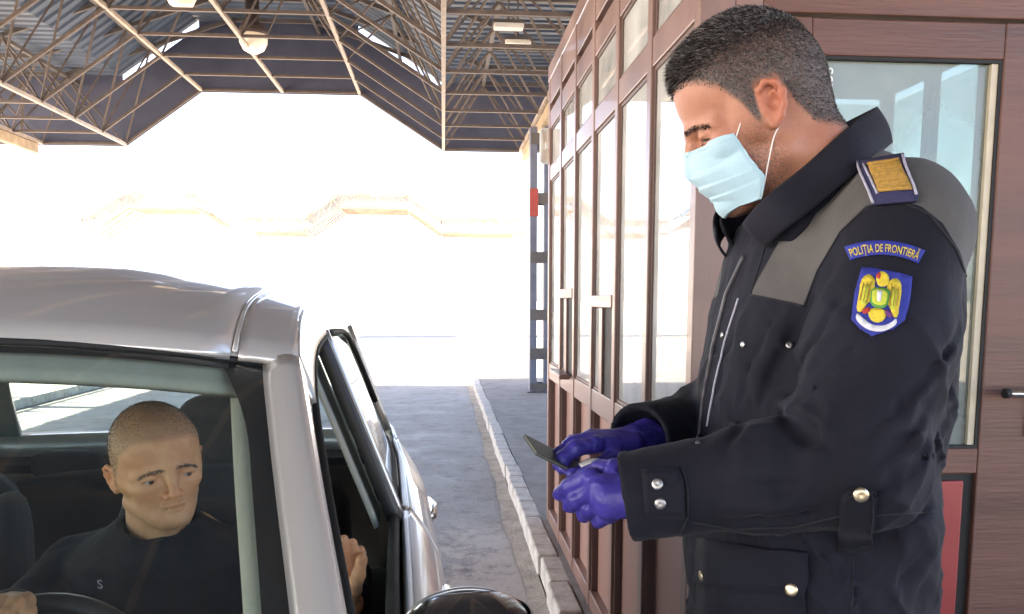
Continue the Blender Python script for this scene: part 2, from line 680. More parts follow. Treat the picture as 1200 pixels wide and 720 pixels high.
while y < 20.5:
    o = bpy.data.objects.new('kerb_stone', protos[i % 4].data)
    m_ = o.modifiers.new('bevel', 'BEVEL'); m_.width = .012; m_.segments = 2; m_.limit_method = 'ANGLE'
    COL.objects.link(o)
    o.parent = kb
    o.location = (random.uniform(-.006, .006), y - 7, random.uniform(-.006, .004))
    o.rotation_euler = (0, random.uniform(-.02, .02), random.uniform(-.012, .012))
    y += .40; i += 1
for o in protos: bpy.data.objects.remove(o)
gt = MB().grid(lambda a, b: (.40 + .012 * math.sin(b * 60) + .008 * math.sin(b * 171) + (.10 - .012 * math.sin(b * 60) - .008 * math.sin(b * 171)) * a, -1 + 22 * b, .006 + .01 * a), 2, 120).build('gutter_strip', M['gutter_mortar'], kb)
lp = MB().box(-8.6, -6.03, -10, 21, -.01, .12).build('pavement', M['paving'])
tag(lp, 'raised pavement of the neighbouring island beyond the car', 'pavement', kind='structure')
lk = MB()
for k in range(40): lk.box(-6.025, -5.905, -2 + k * .5, -2 + k * .5 + .49, -.01, .13)
tag(lk.build('kerb', M['kerb_white'], None, bevel=.012), 'kerb edging of the neighbouring island beyond the car', 'kerb', kind='structure')

# ------------------------------------------------------------------ canopy: a double layer steel space frame with corrugated roof
LOW, HIGH, RISE = 4.22, 5.17, 1.14
NX = [-9.7, -8.3, -6.93, -5.53, -4.2, -2.80, -1.45, .03, 1.43, 2.85, 4.25]


def prof(x):
    return float(np.interp(x, [-99, -5.53, -4.2, -1.45, .03, 99], [LOW, LOW, HIGH, HIGH, LOW, LOW]))


Y0, Y1, DY = -13.0, 15.0, 1.0
cn = thing('canopy', (-2.8, 1.0, LOW), 'long steel lattice canopy with corrugated roof over the lane', 'canopy')
for x in NX:
    MB().bar((x, Y0, prof(x)), (x, Y1, prof(x)), .050, .050).build('chord', M['steel_light'], cn)
st = [Y0 + DY * k for k in range(int((Y1 - Y0) / DY) + 1)]
for yy in st:
    b_ = MB()
    for a, c in zip(NX[:-1], NX[1:]):
        b_.bar((a, yy, prof(a) + .004), (c, yy, prof(c) + .004), .040, .040)
    b_.build('cross_bar', M['steel_brown'], cn)
ux = [(a + c) / 2 for a, c in zip(NX[:-1], NX[1:])]
uz = [prof(x) + RISE - .14 for x in ux]
uy = [yy + DY / 2 for yy in st[:-1]]
for x, z in zip(ux, uz):
    MB().bar((x, Y0, z), (x, Y1, z), .055, .055).build('upper_chord', M['steel_dark'], cn)
web = MB()
for a in range(len(ux)):
    for yy in uy:
        if -4.3 < ux[a] < -.5 and yy > 12.6: continue         # the end of the raised bay is carried by its cross bars
        for x in (NX[a], NX[a + 1]):
            for y2 in (yy - DY / 2, yy + DY / 2):
                web.bar((x, y2, prof(x)), (ux[a], yy, uz[a]), .024)
tag(web.build('lattice_web', M['steel_brown'], cn), kind='stuff')
uxb = MB()
for yy in uy:
    for a in range(len(ux) - 1):
        uxb.bar((ux[a], yy, uz[a] + .03), (ux[a + 1], yy, uz[a + 1] + .03), .05, .06)
tag(uxb.build('purlin_grid', M['steel_dark'], cn), kind='stuff')
# corrugated sheets, ribs running up and down the slopes
RX = [-10.0, -5.53, -4.2, -1.45, .03, 4.5]
ys = []
yy = Y0 - .15
while yy < Y1 - .12:
    ys += [(yy, 0), (yy + .09, 0), (yy + .115, .035), (yy + .175, .035)]
    yy += .2
for a, c in zip(RX[:-1], RX[1:]):
    v, f = [], []
    for (yv, dz) in ys:
        v += [(a, yv, prof(a) + RISE + dz), (c, yv, prof(c) + RISE + dz)]
    for k in range(len(ys) - 1):
        f.append((2 * k, 2 * k + 1, 2 * k + 3, 2 * k + 2))
    o = mesh_obj('roof_sheet', v, f, M['sheet_blue'], cn)
    mm = o.modifiers.new('solid', 'SOLIDIFY'); mm.thickness = .006
for yy in (Y1 + .03, Y0 - .2):
    for a, c in zip(RX[:-1], RX[1:]):
        n = max(1, round((c - a) / .7))
        gap = .075 if abs(prof(a) - prof(c)) > .3 else -.06
        for k in range(n):
            xa, xc = a + (c - a) * k / n + .0005, a + (c - a) * (k + 1) / n - .0005
            b_ = MB()
            za, zc = prof(xa), prof(xc)
            b_.add([(xa, yy, za - .03), (xc, yy, zc - .03), (xc, yy, zc + RISE - gap), (xa, yy, za + RISE - gap),
                    (xa, yy + .03, za - .03), (xc, yy + .03, zc - .03), (xc, yy + .03, zc + RISE - gap), (xa, yy + .03, za + RISE - gap)],
                   [(0, 1, 2, 3), (7, 6, 5, 4), (0, 4, 5, 1), (2, 6, 7, 3), (0, 3, 7, 4), (1, 5, 6, 2)])
            b_.build('fascia_panel', M['fascia_blue'], cn)
for x in (1.50, -6.99):
    b_ = MB().box(x - .05, x + .05, Y0, Y1 - .1, LOW - .20, LOW - .035)
    b_.build('gutter_beam', M['beam_tan'], cn, bevel=.01)
    b2 = MB()
    for k in range(13):
        yb = Y0 + 1.2 + k * 2.1
        b2.bar((x, yb, LOW - .1), (x + .35, yb + .5, LOW + .75), .04)
        b2.bar((x, yb + 1, LOW - .1), (x + .35, yb + .5, LOW + .75), .04)
    tag(b2.build('gutter_brace', M['steel_brown'], cn), kind='stuff')


def lattice_column(x, y, label):
    t = thing('lattice_column', (x, y, .12), label, 'column', 'lattice columns carrying the canopy')
    for s in (-1, 1):
        MB().box(x + s * .105 - .052, x + s * .105 + .052, y - .09, y + .09, .12, LOW - .22).build('leg', M['steel_blue'], t, bevel=.006)
    for k, z in enumerate((.16, .62, 1.2, 2.05, 2.9, 3.75)):
        MB().box(x - .155, x + .155, y - .098, y - .09, z, z + (.16 if k else .10)).build('tie_plate', M['steel_dark'], t)
        MB().box(x - .155, x + .155, y + .09, y + .098, z, z + (.16 if k else .10)).build('tie_plate', M['steel_dark'], t)
    MB().box(x - .2, x + .2, y - .16, y + .16, .12, .14).build('base_plate', M['steel_dark'], t)
    return t


tcol = lattice_column(1.44, 12.0, 'steel lattice column standing past the far end of the booth')
MB().box(1.44 - .165, 1.44 - .04, 11.885, 11.90, 2.72, 3.12).build('red_marker', M['sign_red'], tcol)
lattice_column(-6.99, 12.0, 'steel lattice column on the neighbouring island past the car')


def bell_lamp(c, label):
    t = thing('bay_lamp', c, label, 'lamp', 'bay lamps hung under the canopy')
    x, y, z = c
    MB().lathe(c, [(.10, .62), (.10, .30), (.17, .27), (.21, .16), (.215, .12)], 20).build('housing', M['lamp_body'], t, smooth=True)
    MB().lathe(c, [(.205, .118), (.20, .02), (.15, -.08), (.07, -.125), (0, -.13)], 20).build('diffuser', M['lamp_glow'], t, smooth=True)
    MB().bar((x, y, z + .6), (x, y, prof(x) + RISE - .15), .02).build('hanger', M['steel_dark'], t)


p_ = at(297, 52, Y=12.55); bell_lamp(tuple(p_), 'bell shaped ceiling lamp hanging lower, over the middle of the lane')
p_ = at(212, -2, Y=11.3); bell_lamp(tuple(p_), 'bell shaped ceiling lamp cut off by the top edge of the picture')
for (uu, vv, yy, lab) in ((596, 31, 9.0, 'strip light under the canopy edge above the booth end, the nearer one'), (607, 50, 10.4, 'strip light under the canopy edge above the booth end, the farther one')):
    p_ = at(uu, vv, Y=yy)
    t = thing('strip_light', p_, lab, 'lamp', 'strip lights at the canopy edge')
    MB().box(p_.x - .16, p_.x + .16, p_.y - .07, p_.y + .07, p_.z - .03, p_.z + .02).build('diffuser', M['lamp_white'], t, bevel=.012)
    MB().box(p_.x - .17, p_.x + .17, p_.y - .05, p_.y + .05, p_.z + .02, p_.z + .06).build('housing', M['steel_dark'], t)
    MB().bar((p_.x, p_.y, p_.z + .06), (p_.x, p_.y, LOW + .02 if p_.z < LOW else LOW + RISE), .02).build('hanger', M['steel_dark'], t)

# ------------------------------------------------------------------ far canopies across the yard


def far_canopy(y0, depth, x0, humps, label, right):
    t = thing('far_canopy', (x0, y0, 0), label, 'canopy', 'canopies across the sunlit yard')
    def z_of(x):
        for h in humps:
            d = abs(x - h)
            if d < 2.72: return LOW + min(1, (2.72 - d) / 1.36) * (HIGH - LOW)
        return LOW
    xs = [x0]
    for h in humps: xs += [h - 2.72, h - 1.36, h + 1.36, h + 2.72]
    xs += [right]
    xs = sorted(set(x for x in xs if x0 <= x <= right))
    for a, c in zip(xs[:-1], xs[1:]):
        za, zc = z_of(a), z_of(c)
        mesh_obj('roof_sheet', [(a, y0, za + .55), (c, y0, zc + .55), (c, y0 + depth, zc + .55), (a, y0 + depth, za + .55)], [(0, 1, 2, 3)], M['far_blue'], t).modifiers.new('s', 'SOLIDIFY').thickness = .05
        n = max(2, int((c - a) / .45))
        b_ = MB()
        b_.bar((a, y0, za), (c, y0, zc), .09); b_.bar((a, y0, za + .5), (c, y0, zc + .5), .12)
        for k in range(n):
            xa = a + (c - a) * k / n; xc = a + (c - a) * (k + 1) / n
            b_.bar((xa, y0, z_of(xa)), ((xa + xc) / 2, y0, z_of((xa + xc) / 2) + .5), .05)
            b_.bar(((xa + xc) / 2, y0, z_of((xa + xc) / 2) + .5), (xc, y0, z_of(xc)), .05)
        for k in range(1, 5):
            yb = y0 + depth * k / 4
            b_.bar((a, yb, za), (c, yb, zc), .07)
        tag(b_.build('edge_truss', M['far_tan'], t), kind='stuff')
    for a in xs[1:-1]:
        MB().bar((a, y0, z_of(a)), (a, y0 + depth, z_of(a)), .08).build('chord', M['far_tan'], t)
    for x in (x0 + .4, right - .4):
        MB().box(x - .12, x + .12, y0 + .3, y0 + .54, 0, LOW + .4).build('leg', M['plastic_white'], t)


far_canopy(33.0, 2.5, -8.0, [-2.75], 'distant canopy with one raised bay, above the lane, washed out by sun', 3.4)
far_canopy(33.5, 2.5, -14.2, [-11.2], 'distant canopy with one raised bay, left of the lane, washed out by sun', -8.9)

# ------------------------------------------------------------------ control booth
FX, FY0, FY1, BX1 = .64, 2.03, 4.90, 2.75
bt = thing('control_booth', (1.7, 3.4, .12), 'brown framed glazed control booth beside the lane', 'booth')
MUL = [2.055 + .475 * k for k in range(7)]
RAILS = [(1.02, 1.116), (2.208, 2.296), (2.512, 2.614)]
for k, y in enumerate(MUL):
    MB().box(FX, FX + .09, y - .025, y + .025, .12, 2.80).build('mullion', M['frame_brown'], bt, bevel=.004)
for a, c in zip(MUL[:-1], MUL[1:]):
    ya, yc = a + .0255, c - .0255
    for (z0, z1) in RAILS + [(.12, .20), (2.655, 2.80)]:
        MB().box(FX + .004, FX + .085, ya, yc, z0, z1).build('rail', M['frame_brown'], bt, bevel=.004)
    MB().box(FX + .03, FX + .06, ya, yc, 2.616, 2.653).build('gap_strip', M['frame_edge'], bt)
    # returns of the frame (dark rebate) and the pane or panel
    for (z0, z1, kind) in ((.20, 1.02, 'panel'), (1.116, 2.208, 'pane'), (2.296, 2.512, 'pane')):
        if kind == 'panel':
            MB().box(FX + .040, FX + .060, ya, yc, z0, z1).build('panel', M['panel_brown'], bt)
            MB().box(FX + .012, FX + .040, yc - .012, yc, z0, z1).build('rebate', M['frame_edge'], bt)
        else:
            MB().box(FX + .018, FX + .022, ya + .012, yc - .012, z0 + .012, z1 - .012).build('pane', M['booth_glass'], bt)
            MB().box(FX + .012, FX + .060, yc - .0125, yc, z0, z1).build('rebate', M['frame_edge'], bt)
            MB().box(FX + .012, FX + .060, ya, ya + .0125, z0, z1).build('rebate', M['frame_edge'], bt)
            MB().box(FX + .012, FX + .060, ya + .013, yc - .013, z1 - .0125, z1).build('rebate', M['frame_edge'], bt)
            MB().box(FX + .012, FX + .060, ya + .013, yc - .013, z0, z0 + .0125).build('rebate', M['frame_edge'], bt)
# service hatch in the fourth bay, and a small one farther on
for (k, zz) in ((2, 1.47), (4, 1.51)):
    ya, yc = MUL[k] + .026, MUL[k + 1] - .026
    MB().box(FX - .004, FX + .066, ya, yc, zz, zz + .05).build('hatch_rail', M['frame_brown'], bt, bevel=.004)
    MB().box(FX - .002, FX + .066, (ya + yc) / 2 - .03, (ya + yc) / 2 + .03, 1.117, zz).build('hatch_bar', M['frame_brown'], bt, bevel=.004)
    MB().box(FX + .010, FX + .0165, ya, (ya + yc) / 2 - .031, 1.117, zz - .001).build('hatch_dark_sheet', M['gasket'], bt)  # black sheet standing in for the unlit inside of the hatch
MB().box(FX - .06, FX - .004, MUL[4] + .05, MUL[5] - .05, 1.10, 1.125).build('counter_ledge', M['frame_brown'], bt, bevel=.004)

# wall facing the camera, with the door
PX = [(.64, .690, 'post'), (.694, .80, 'jamb')]
MB().box(.731, .80, FY0, FY0 + .07, .12, 2.80).build('jamb', M['frame_brown'], bt, bevel=.004)
MB().box(.8005, 1.70, FY0, FY0 + .07, 2.215, 2.80).build('header', M['wood_brown'], bt, bevel=.004)
MB().box(1.665, 1.76, FY0 + .001, FY0 + .072, .12, 2.2145).build('jamb', M['frame_brown'], bt, bevel=.004)
for (xa, xc) in ((1.76, 2.25), (2.25, 2.75)):
    MB().box(xa + .001, xc - .05, FY0 + .03, FY0 + .05, .2, 1.02).build('panel', M['panel_brown'], bt)
    MB().box(xa + .001, xc - .05, FY0 + .036, FY0 + .042, 1.116, 2.215).build('pane', M['booth_glass'], bt)
    MB().box(xc - .05, xc, FY0, FY0 + .07, .12, 2.214).build('mullion', M['frame_brown'], bt, bevel=.004)
    MB().box(xa + .001, xc - .051, FY0 + .002, FY0 + .068, 1.02, 1.116).build('rail', M['frame_brown'], bt, bevel=.004)
    MB().box(xa + .001, xc - .051, FY0 + .002, FY0 + .068, .12, .20).build('rail', M['frame_brown'], bt, bevel=.004)
MB().box(1.701, 2.75, FY0 + .001, FY0 + .07, 2.2155, 2.80).build('header', M['wood_brown'], bt, bevel=.004)

# the door leaf: stiles, rails, glass, red lower panel, lever handle
dr = MB()
DY0, DY1 = FY0 + .012, FY0 + .058
dr.box(.804, .935, DY0, DY1, .15, 2.21)
dr.box(1.452, 1.660, DY0, DY1, .15, 2.21)
dr.box(.9352, 1.4518, DY0 + .001, DY1 - .001, 2.118, 2.209)
dr.box(.9352, 1.4518, DY0 + .001, DY1 - .001, 1.028, 1.098)
dr.box(.9352, 1.4518, DY0 + .001, DY1 - .001, .151, .26)
door = dr.build('door', M['wood_brown'], bt, bevel=.004)
MB().box(.937, 1.4505, DY0 + .020, DY0 + .026, 1.10, 2.116).build('door_pane', M['door_glass'], door)
for (x0, x1, z0, z1) in ((.9355, .945, 1.0985, 2.1175), (1.4425, 1.4515, 1.0985, 2.1175), (.9452, 1.4422, 2.109, 2.1175), (.9452, 1.4422, 1.0985, 1.106)):
    MB().box(x0, x1, DY0 + .004, DY0 + .019, z0, z1).build('gasket', M['gasket'], door)
MB().box(1.424, 1.4422, DY0 + .008, DY0 + .019, 1.107, 2.1085).build('glazing_bead', M['bead_pale'], door)
MB().box(.9355, 1.4515, DY0 + .014, DY0 + .03, .261, 1.0275).build('dark_rebate', M['gasket'], door)
MB().box(.965, 1.418, DY0 + .002, DY0 + .013, .285, 1.008).build('lower_panel', M['panel_red'], door, bevel=.005)
hd = MB()
hd.tube([(1.60, DY0 - .001, 1.252), (1.60, DY0 - .045, 1.252)], .010, 12)
hd.tube([(1.615, DY0 - .048, 1.252), (1.55, DY0 - .05, 1.253), (1.487, DY0 - .046, 1.254)], [.012, .012, .0115], 14)
hdl = hd.build('handle', M['chrome'], door, smooth=True)
MB().box(1.580, 1.62, DY0 - .008, DY0 - .0005, 1.13, 1.30).build('handle_plate', M['chrome'], door, bevel=.003)
MB().lathe((1.486, DY0 - .046, 1.254), [(.0135, -.006), (.0135, .004)], 16, axis=(-1, 0, 0)).build('handle_ring', M['gasket'], door)

# other two walls, roof, inside
MB().box(FX + .005, BX1 + .1, FY0 - .06, FY1 + .10, 2.802, 2.90).build('roof', M['frame_brown'], bt, bevel=.01)
MB().box(FX + .10, BX1 - .1, FY0 + .09, FY1 - .1, 2.70, 2.79).build('ceiling', M['interior_wall'], bt)
MB().box(FX + .1, BX1 - .02, FY0 + .075, FY1 - .06, .121, .15).build('floor', M['interior_floor'], bt)
for k in range(5):
    xa, xc = .74 + .40 * k, .74 + .40 * (k + 1)
    MB().box(xc - .03, xc + .02, FY1 - .05, FY1 + .02, .12, 2.79).build('mullion', M['frame_brown'], bt)
    MB().box(xa + .021, xc - .031, FY1 - .03, FY1, .13, 1.1).build('panel', M['panel_brown'], bt)
    MB().box(xa + .021, xc - .031, FY1 - .018, FY1 - .012, 1.1, 2.69).build('pane', M['rear_glass'], bt)
for k in range(6):
    ya, yc = FY0 + .08 + .465 * k, FY0 + .08 + .465 * (k + 1)
    MB().box(BX1 - .05, BX1 + .02, yc - .03, yc + .02, .12, 2.79).build('mullion', M['frame_brown'], bt)
    MB().box(BX1 - .03, BX1, ya + .021, yc - .031, .13, 1.1).build('panel', M['panel_brown'], bt)
    MB().box(BX1 - .018, BX1 - .012, ya + .021, yc - .031, 1.1, 2.69).build('pane', M['rear_glass'], bt)

# a desk and a chair back inside, papers on the panel, wall lamp at the far end
dk = thing('desk', (1.0, 3.6, .15), 'dark desk inside the booth behind the hatch', 'desk')
MB().box(.76, 1.36, 2.7, 4.3, .84, .88).build('desk_top', M['interior_floor'], dk, bevel=.005)
for yy in (2.75, 4.22): MB().box(.80, 1.32, yy, yy + .03, .15, .84).build('side_panel', M['interior_floor'], dk)
p0 = at(720, 612, X=FX + .0385); p1 = at(736, 690, X=FX + .0385)
nt_ = thing('paper_notice', (FX + .038, p0.y, p1.z), 'cream and orange paper notice taped on the brown panel below the gloves', 'notice')
MB().box(FX + .0372, FX + .0390, 2.665, 2.835, .70, .84).build('sheet', M['paper'], nt_)
MB().box(FX + .0362, FX + .0370, 2.67, 2.83, .80, .90).build('orange_band', M['paper_orange'], nt_)
wl = thing('wall_lamp', (FX - .03, 4.93, 2.4), 'small white framed wall lamp at the far corner of the booth', 'lamp')
fr = MB()
for (a, c) in (((.60, 4.95, 2.33), (.60, 4.95, 2.52)), ((.66, 4.95, 2.33), (.66, 4.95, 2.52)), ((.60, 4.95, 2.33), (.66, 4.95, 2.33)), ((.60, 4.95, 2.52), (.66, 4.95, 2.52))):
    fr.bar(a, c, .018)
fr.build('frame', M['plastic_white'], wl)
MB().box(.605, .655, 4.955, 5.0, 2.34, 2.51).build('lens', M['lamp_white'], wl)
MB().box(.62, .68, 4.90, 4.955, 2.40, 2.44).build('bracket', M['plastic_white'], wl)


def text_mesh(body, size=1.0, align='CENTER'):
    cu = bpy.data.curves.new('txt', 'FONT')
    cu.body = body
    cu.size = size
    cu.align_x = align
    cu.resolution_u = 3
    o = bpy.data.objects.new('txt', cu)
    COL.objects.link(o)
    dg = bpy.context.evaluated_depsgraph_get()
    me = bpy.data.meshes.new_from_object(o.evaluated_get(dg))
    v = [tuple(p.co) for p in me.vertices]
    f = [tuple(p.vertices) for p in me.polygons]
    bpy.data.objects.remove(o)
    bpy.data.curves.remove(cu)
    return v, f


# pale lettering stuck on the door glass, turned on its side
tv, tf = text_mesh('SST', .045, 'LEFT')
lv = [(.972 + q[1], DY0 + .0185, 2.095 - q[0]) for q in tv]
mesh_obj('lettering', lv, tf, M['letter_pale'], door).modifiers.new('s', 'SOLIDIFY').thickness = .0008
mesh_obj('lettering', [(p[0] - .05, p[1], p[2]) for p in lv], tf, M['letter_pale'], door).modifiers.new('s', 'SOLIDIFY').thickness = .0008

# red barrier on the neighbouring island, seen through the car
br = thing('traffic_barrier', (-6.4, 16.5, .12), 'red plastic traffic barrier on the far island seen through the rear window', 'barrier')
MB().add([(-7.2, 16.3, .12), (-5.7, 16.3, .12), (-5.7, 16.7, .12), (-7.2, 16.7, .12), (-7.15, 16.42, .75), (-5.75, 16.42, .75), (-5.75, 16.58, .75), (-7.15, 16.58, .75)],
         [(0, 3, 2, 1), (4, 5, 6, 7), (0, 1, 5, 4), (1, 2, 6, 5), (2, 3, 7, 6), (3, 0, 4, 7)]).build('shell', M['barrier_red'], br, bevel=.03)
MB().box(-7.0, -5.9, 16.345, 16.36, .40, .52).build('stripe', M['plastic_white'], br)

# ------------------------------------------------------------------ the car (its own coordinates: x across, y along, origin under the driver's door)
pbr('car_silver', (.74, .705, .655), .30, .015, 2, 0, metal=.45, coat=.8, spec=.5, rvar=.0)
pbr('car_black', (.02, .02, .021), .45, .15, 20, .03, 200)
pbr('mirror_black', (.03, .026, .026), .18, .05, 20, coat=1.0)
pbr('car_frit', (.016, .013, .013), .35, .05, 9)
pbr('car_trim', (.33, .34, .30), .8, .08, 30, .1, 300)
pbr('car_seat', (.028, .028, .03), .9, .2, 60, .3, 400, sheen=.2)
pbr('car_dash', (.03, .03, .031), .6, .1, 40, .2, 500)
pbr('rubber', (.012, .012, .012), .75, .2, 20)
pbr('tyre', (.02, .02, .02), .85, .2, 30, .2, 100)
pbr('alloy', (.55, .55, .55), .35, .05, 20, metal=.9)
pbr('lens_red', (.4, .02, .02), .2, .05, 9, coat=.5)
pbr('lens_clear', (.7, .72, .74), .12, .05, 9, coat=.8)
glass('windscreen', (.84, .91, .87), .0, 1.45, .03, (.5, .5, .48))
glass('car_glass', (.66, .76, .74), .0, 1.5, .03)
glass('car_glass_dark', (.30, .40, .385), .0, 1.5, .05)

car = bpy.data.objects.new('car', None)
COL.objects.link(car)
car.location = (-.885, 1.2, 0)
car.rotation_euler = (0, 0, R(2.4))
tag(car, 'silver hatchback with its driver window open beside the officer', 'car')


def C(x, Y, z): return (x, Y - 1.2, z)


def cb(mb, name, mat, parent=None, **k):
    o = mb.build(name, mat, None, **k)
    o.parent = parent or car
    return o


_HW = ([.2, .35, .6, .8, .93, 1.0, 1.45, 1.55], [.80, .86, .893, .897, .868, .815, .645, .60])
_PL = ([-.75, -.6, -.4, 0, .6, 1.8, 2.4, 2.8, 3.0, 3.15], [.70, .84, .91, .965, 1, 1, .985, .945, .90, .84])


def hw(Y, z): return float(np.interp(z, *_HW) * np.interp(Y, *_PL))


def cr(pts):
    """smooth curve through (Y, z) points"""
    xs = np.array([p[0] for p in pts]); zs = np.array([p[1] for p in pts])
    m = np.gradient(zs, xs)

    def f(x):
        x = min(max(x, xs[0]), xs[-1])
        i = min(max(int(np.searchsorted(xs, x) - 1), 0), len(xs) - 2)
        h = xs[i + 1] - xs[i]; t = (x - xs[i]) / h
        return float((2 * t**3 - 3 * t**2 + 1) * zs[i] + (t**3 - 2 * t**2 + t) * h * m[i] + (-2 * t**3 + 3 * t**2) * zs[i + 1] + (t**3 - t**2) * h * m[i + 1])
    return f


ze = cr([(.50, .955), (.55, .985), (.85, 1.167), (1.1, 1.322), (1.25, 1.405), (1.4, 1.455), (1.7, 1.495), (2.1, 1.50), (2.5, 1.47), (2.75, 1.425), (2.85, 1.36), (3.02, 1.05), (3.05, 1.0)])
wt = cr([(.62, 1.0), (.80, 1.085), (1.05, 1.235), (1.25, 1.335), (1.45, 1.395), (1.7, 1.42), (2.1, 1.42), (2.4, 1.395), (2.6, 1.32), (2.72, 1.20), (2.78, 1.06)])
wb = cr([(.55, .975), (1.2, .985), (1.8, 1.0), (2.4, 1.02), (2.78, 1.045), (3.1, 1.06)])
crown = cr([(1.1, .042), (1.25, .045), (1.6, .066), (2.0, .08), (2.5, .07), (2.85, .045)])


def roof_pt(s, Y, off, Ye):
    z = ze(Ye)
    w = hw(Ye, z) - off * .6
    return C(s * w, Y, z + crown(Ye) * (1 - abs(s) ** 2.6) - off)


def roof_fn(off, y0=0.0):
    def f(a, b):
        s = 2 * a - 1
        ys_ = 1.17 + .08 * s * s + y0
        Y = ys_ + (2.83 - .03 * s * s - ys_) * b
        return roof_pt(s, Y, off, 1.25 + y0 + (2.80 - 1.25 - y0) * b)
    return f


def wind_pt(s, t, off=0.0):
    Ye = .55 + (1.25 - .55) * t
    w = hw(Ye, ze(Ye)) - .056
    Y = (.33 + .22 * s * s) * (1 - t) + (1.17 + .08 * s * s) * t
    z = ze(Ye) + (.045 + .01 * math.sin(math.pi * t)) * (1 - abs(s) ** 2.6) - .004
    return C(s * w, Y + off * .5, z - off)


# roof: centre panel and the two side strips beyond the seams
def sub(f, a0, a1): return lambda a, b: f(a0 + (a1 - a0) * a, b)


cb(MB().grid(sub(roof_fn(0), .075, .925), 24, 24), 'roof', M['car_silver'], smooth=True, solid=.012)
for a0 in (.070, .930):
    cb(MB().grid(sub(roof_fn(.004), a0 - .005, a0 + .005), 1, 24), 'roof_seam', M['car_silver'])
    cb(MB().tube([roof_fn(.001)(a0, b) for b in np.linspace(0.005, .99, 30)], .0042, 6), 'roof_moulding', M['car_silver'], smooth=True)
cb(MB().grid(sub(roof_fn(0), .0, .066), 6, 24), 'roof_rail', M['car_silver'], smooth=True, solid=.012)
cb(MB().grid(sub(roof_fn(0), .934, 1.0), 6, 24), 'roof_rail', M['car_silver'], smooth=True, solid=.012)
cb(MB().grid(roof_fn(.055, .03), 16, 16, flip=True), 'headliner', M['car_trim'], smooth=True)
# front lip of the roof lining, the sun visor edge seen through the glass
cb(MB().grid(lambda a, b: wind_pt((2 * a - 1) * .95, 1.0 - .068 * b, .018 + .014 * b), 20, 3), 'header_trim', M['car_trim'], smooth=True, solid=.012)
# windscreen with its black edge print on the inside
ws = cb(MB().grid(lambda a, b: wind_pt(2 * a - 1, b), 24, 20), 'windscreen', M['windscreen'], smooth=True)
fr_ = MB()
fr_.grid(lambda a, b: wind_pt(2 * a - 1, 1 - .026 * b, .005), 24, 2)
cb(fr_, 'edge_print', M['car_frit'], ws, smooth=True); fr_ = MB()
fr_.grid(lambda a, b: wind_pt(1 - .040 * a - .05 * a * max(0, (b - .75) * 4) ** 2, .975 * b, .005), 3, 24)
cb(fr_, 'edge_print', M['car_frit'], ws, smooth=True); fr_ = MB()
fr_.grid(lambda a, b: wind_pt(-1 + .040 * a + .05 * a * max(0, (b - .75) * 4) ** 2, .975 * b, .005), 3, 24)
cb(fr_, 'edge_print', M['car_frit'], ws, smooth=True); fr_ = MB()
fr_.grid(lambda a, b: wind_pt(2 * a - 1, .10 * b, .006), 24, 2)
cb(fr_, 'edge_print', M['car_frit'], ws, smooth=True)
cb(MB().tube([wind_pt(2 * k / 24 - 1, 1.0, -.001) for k in range(25)], .006, 6), 'seal', M['rubber'], ws, smooth=True)

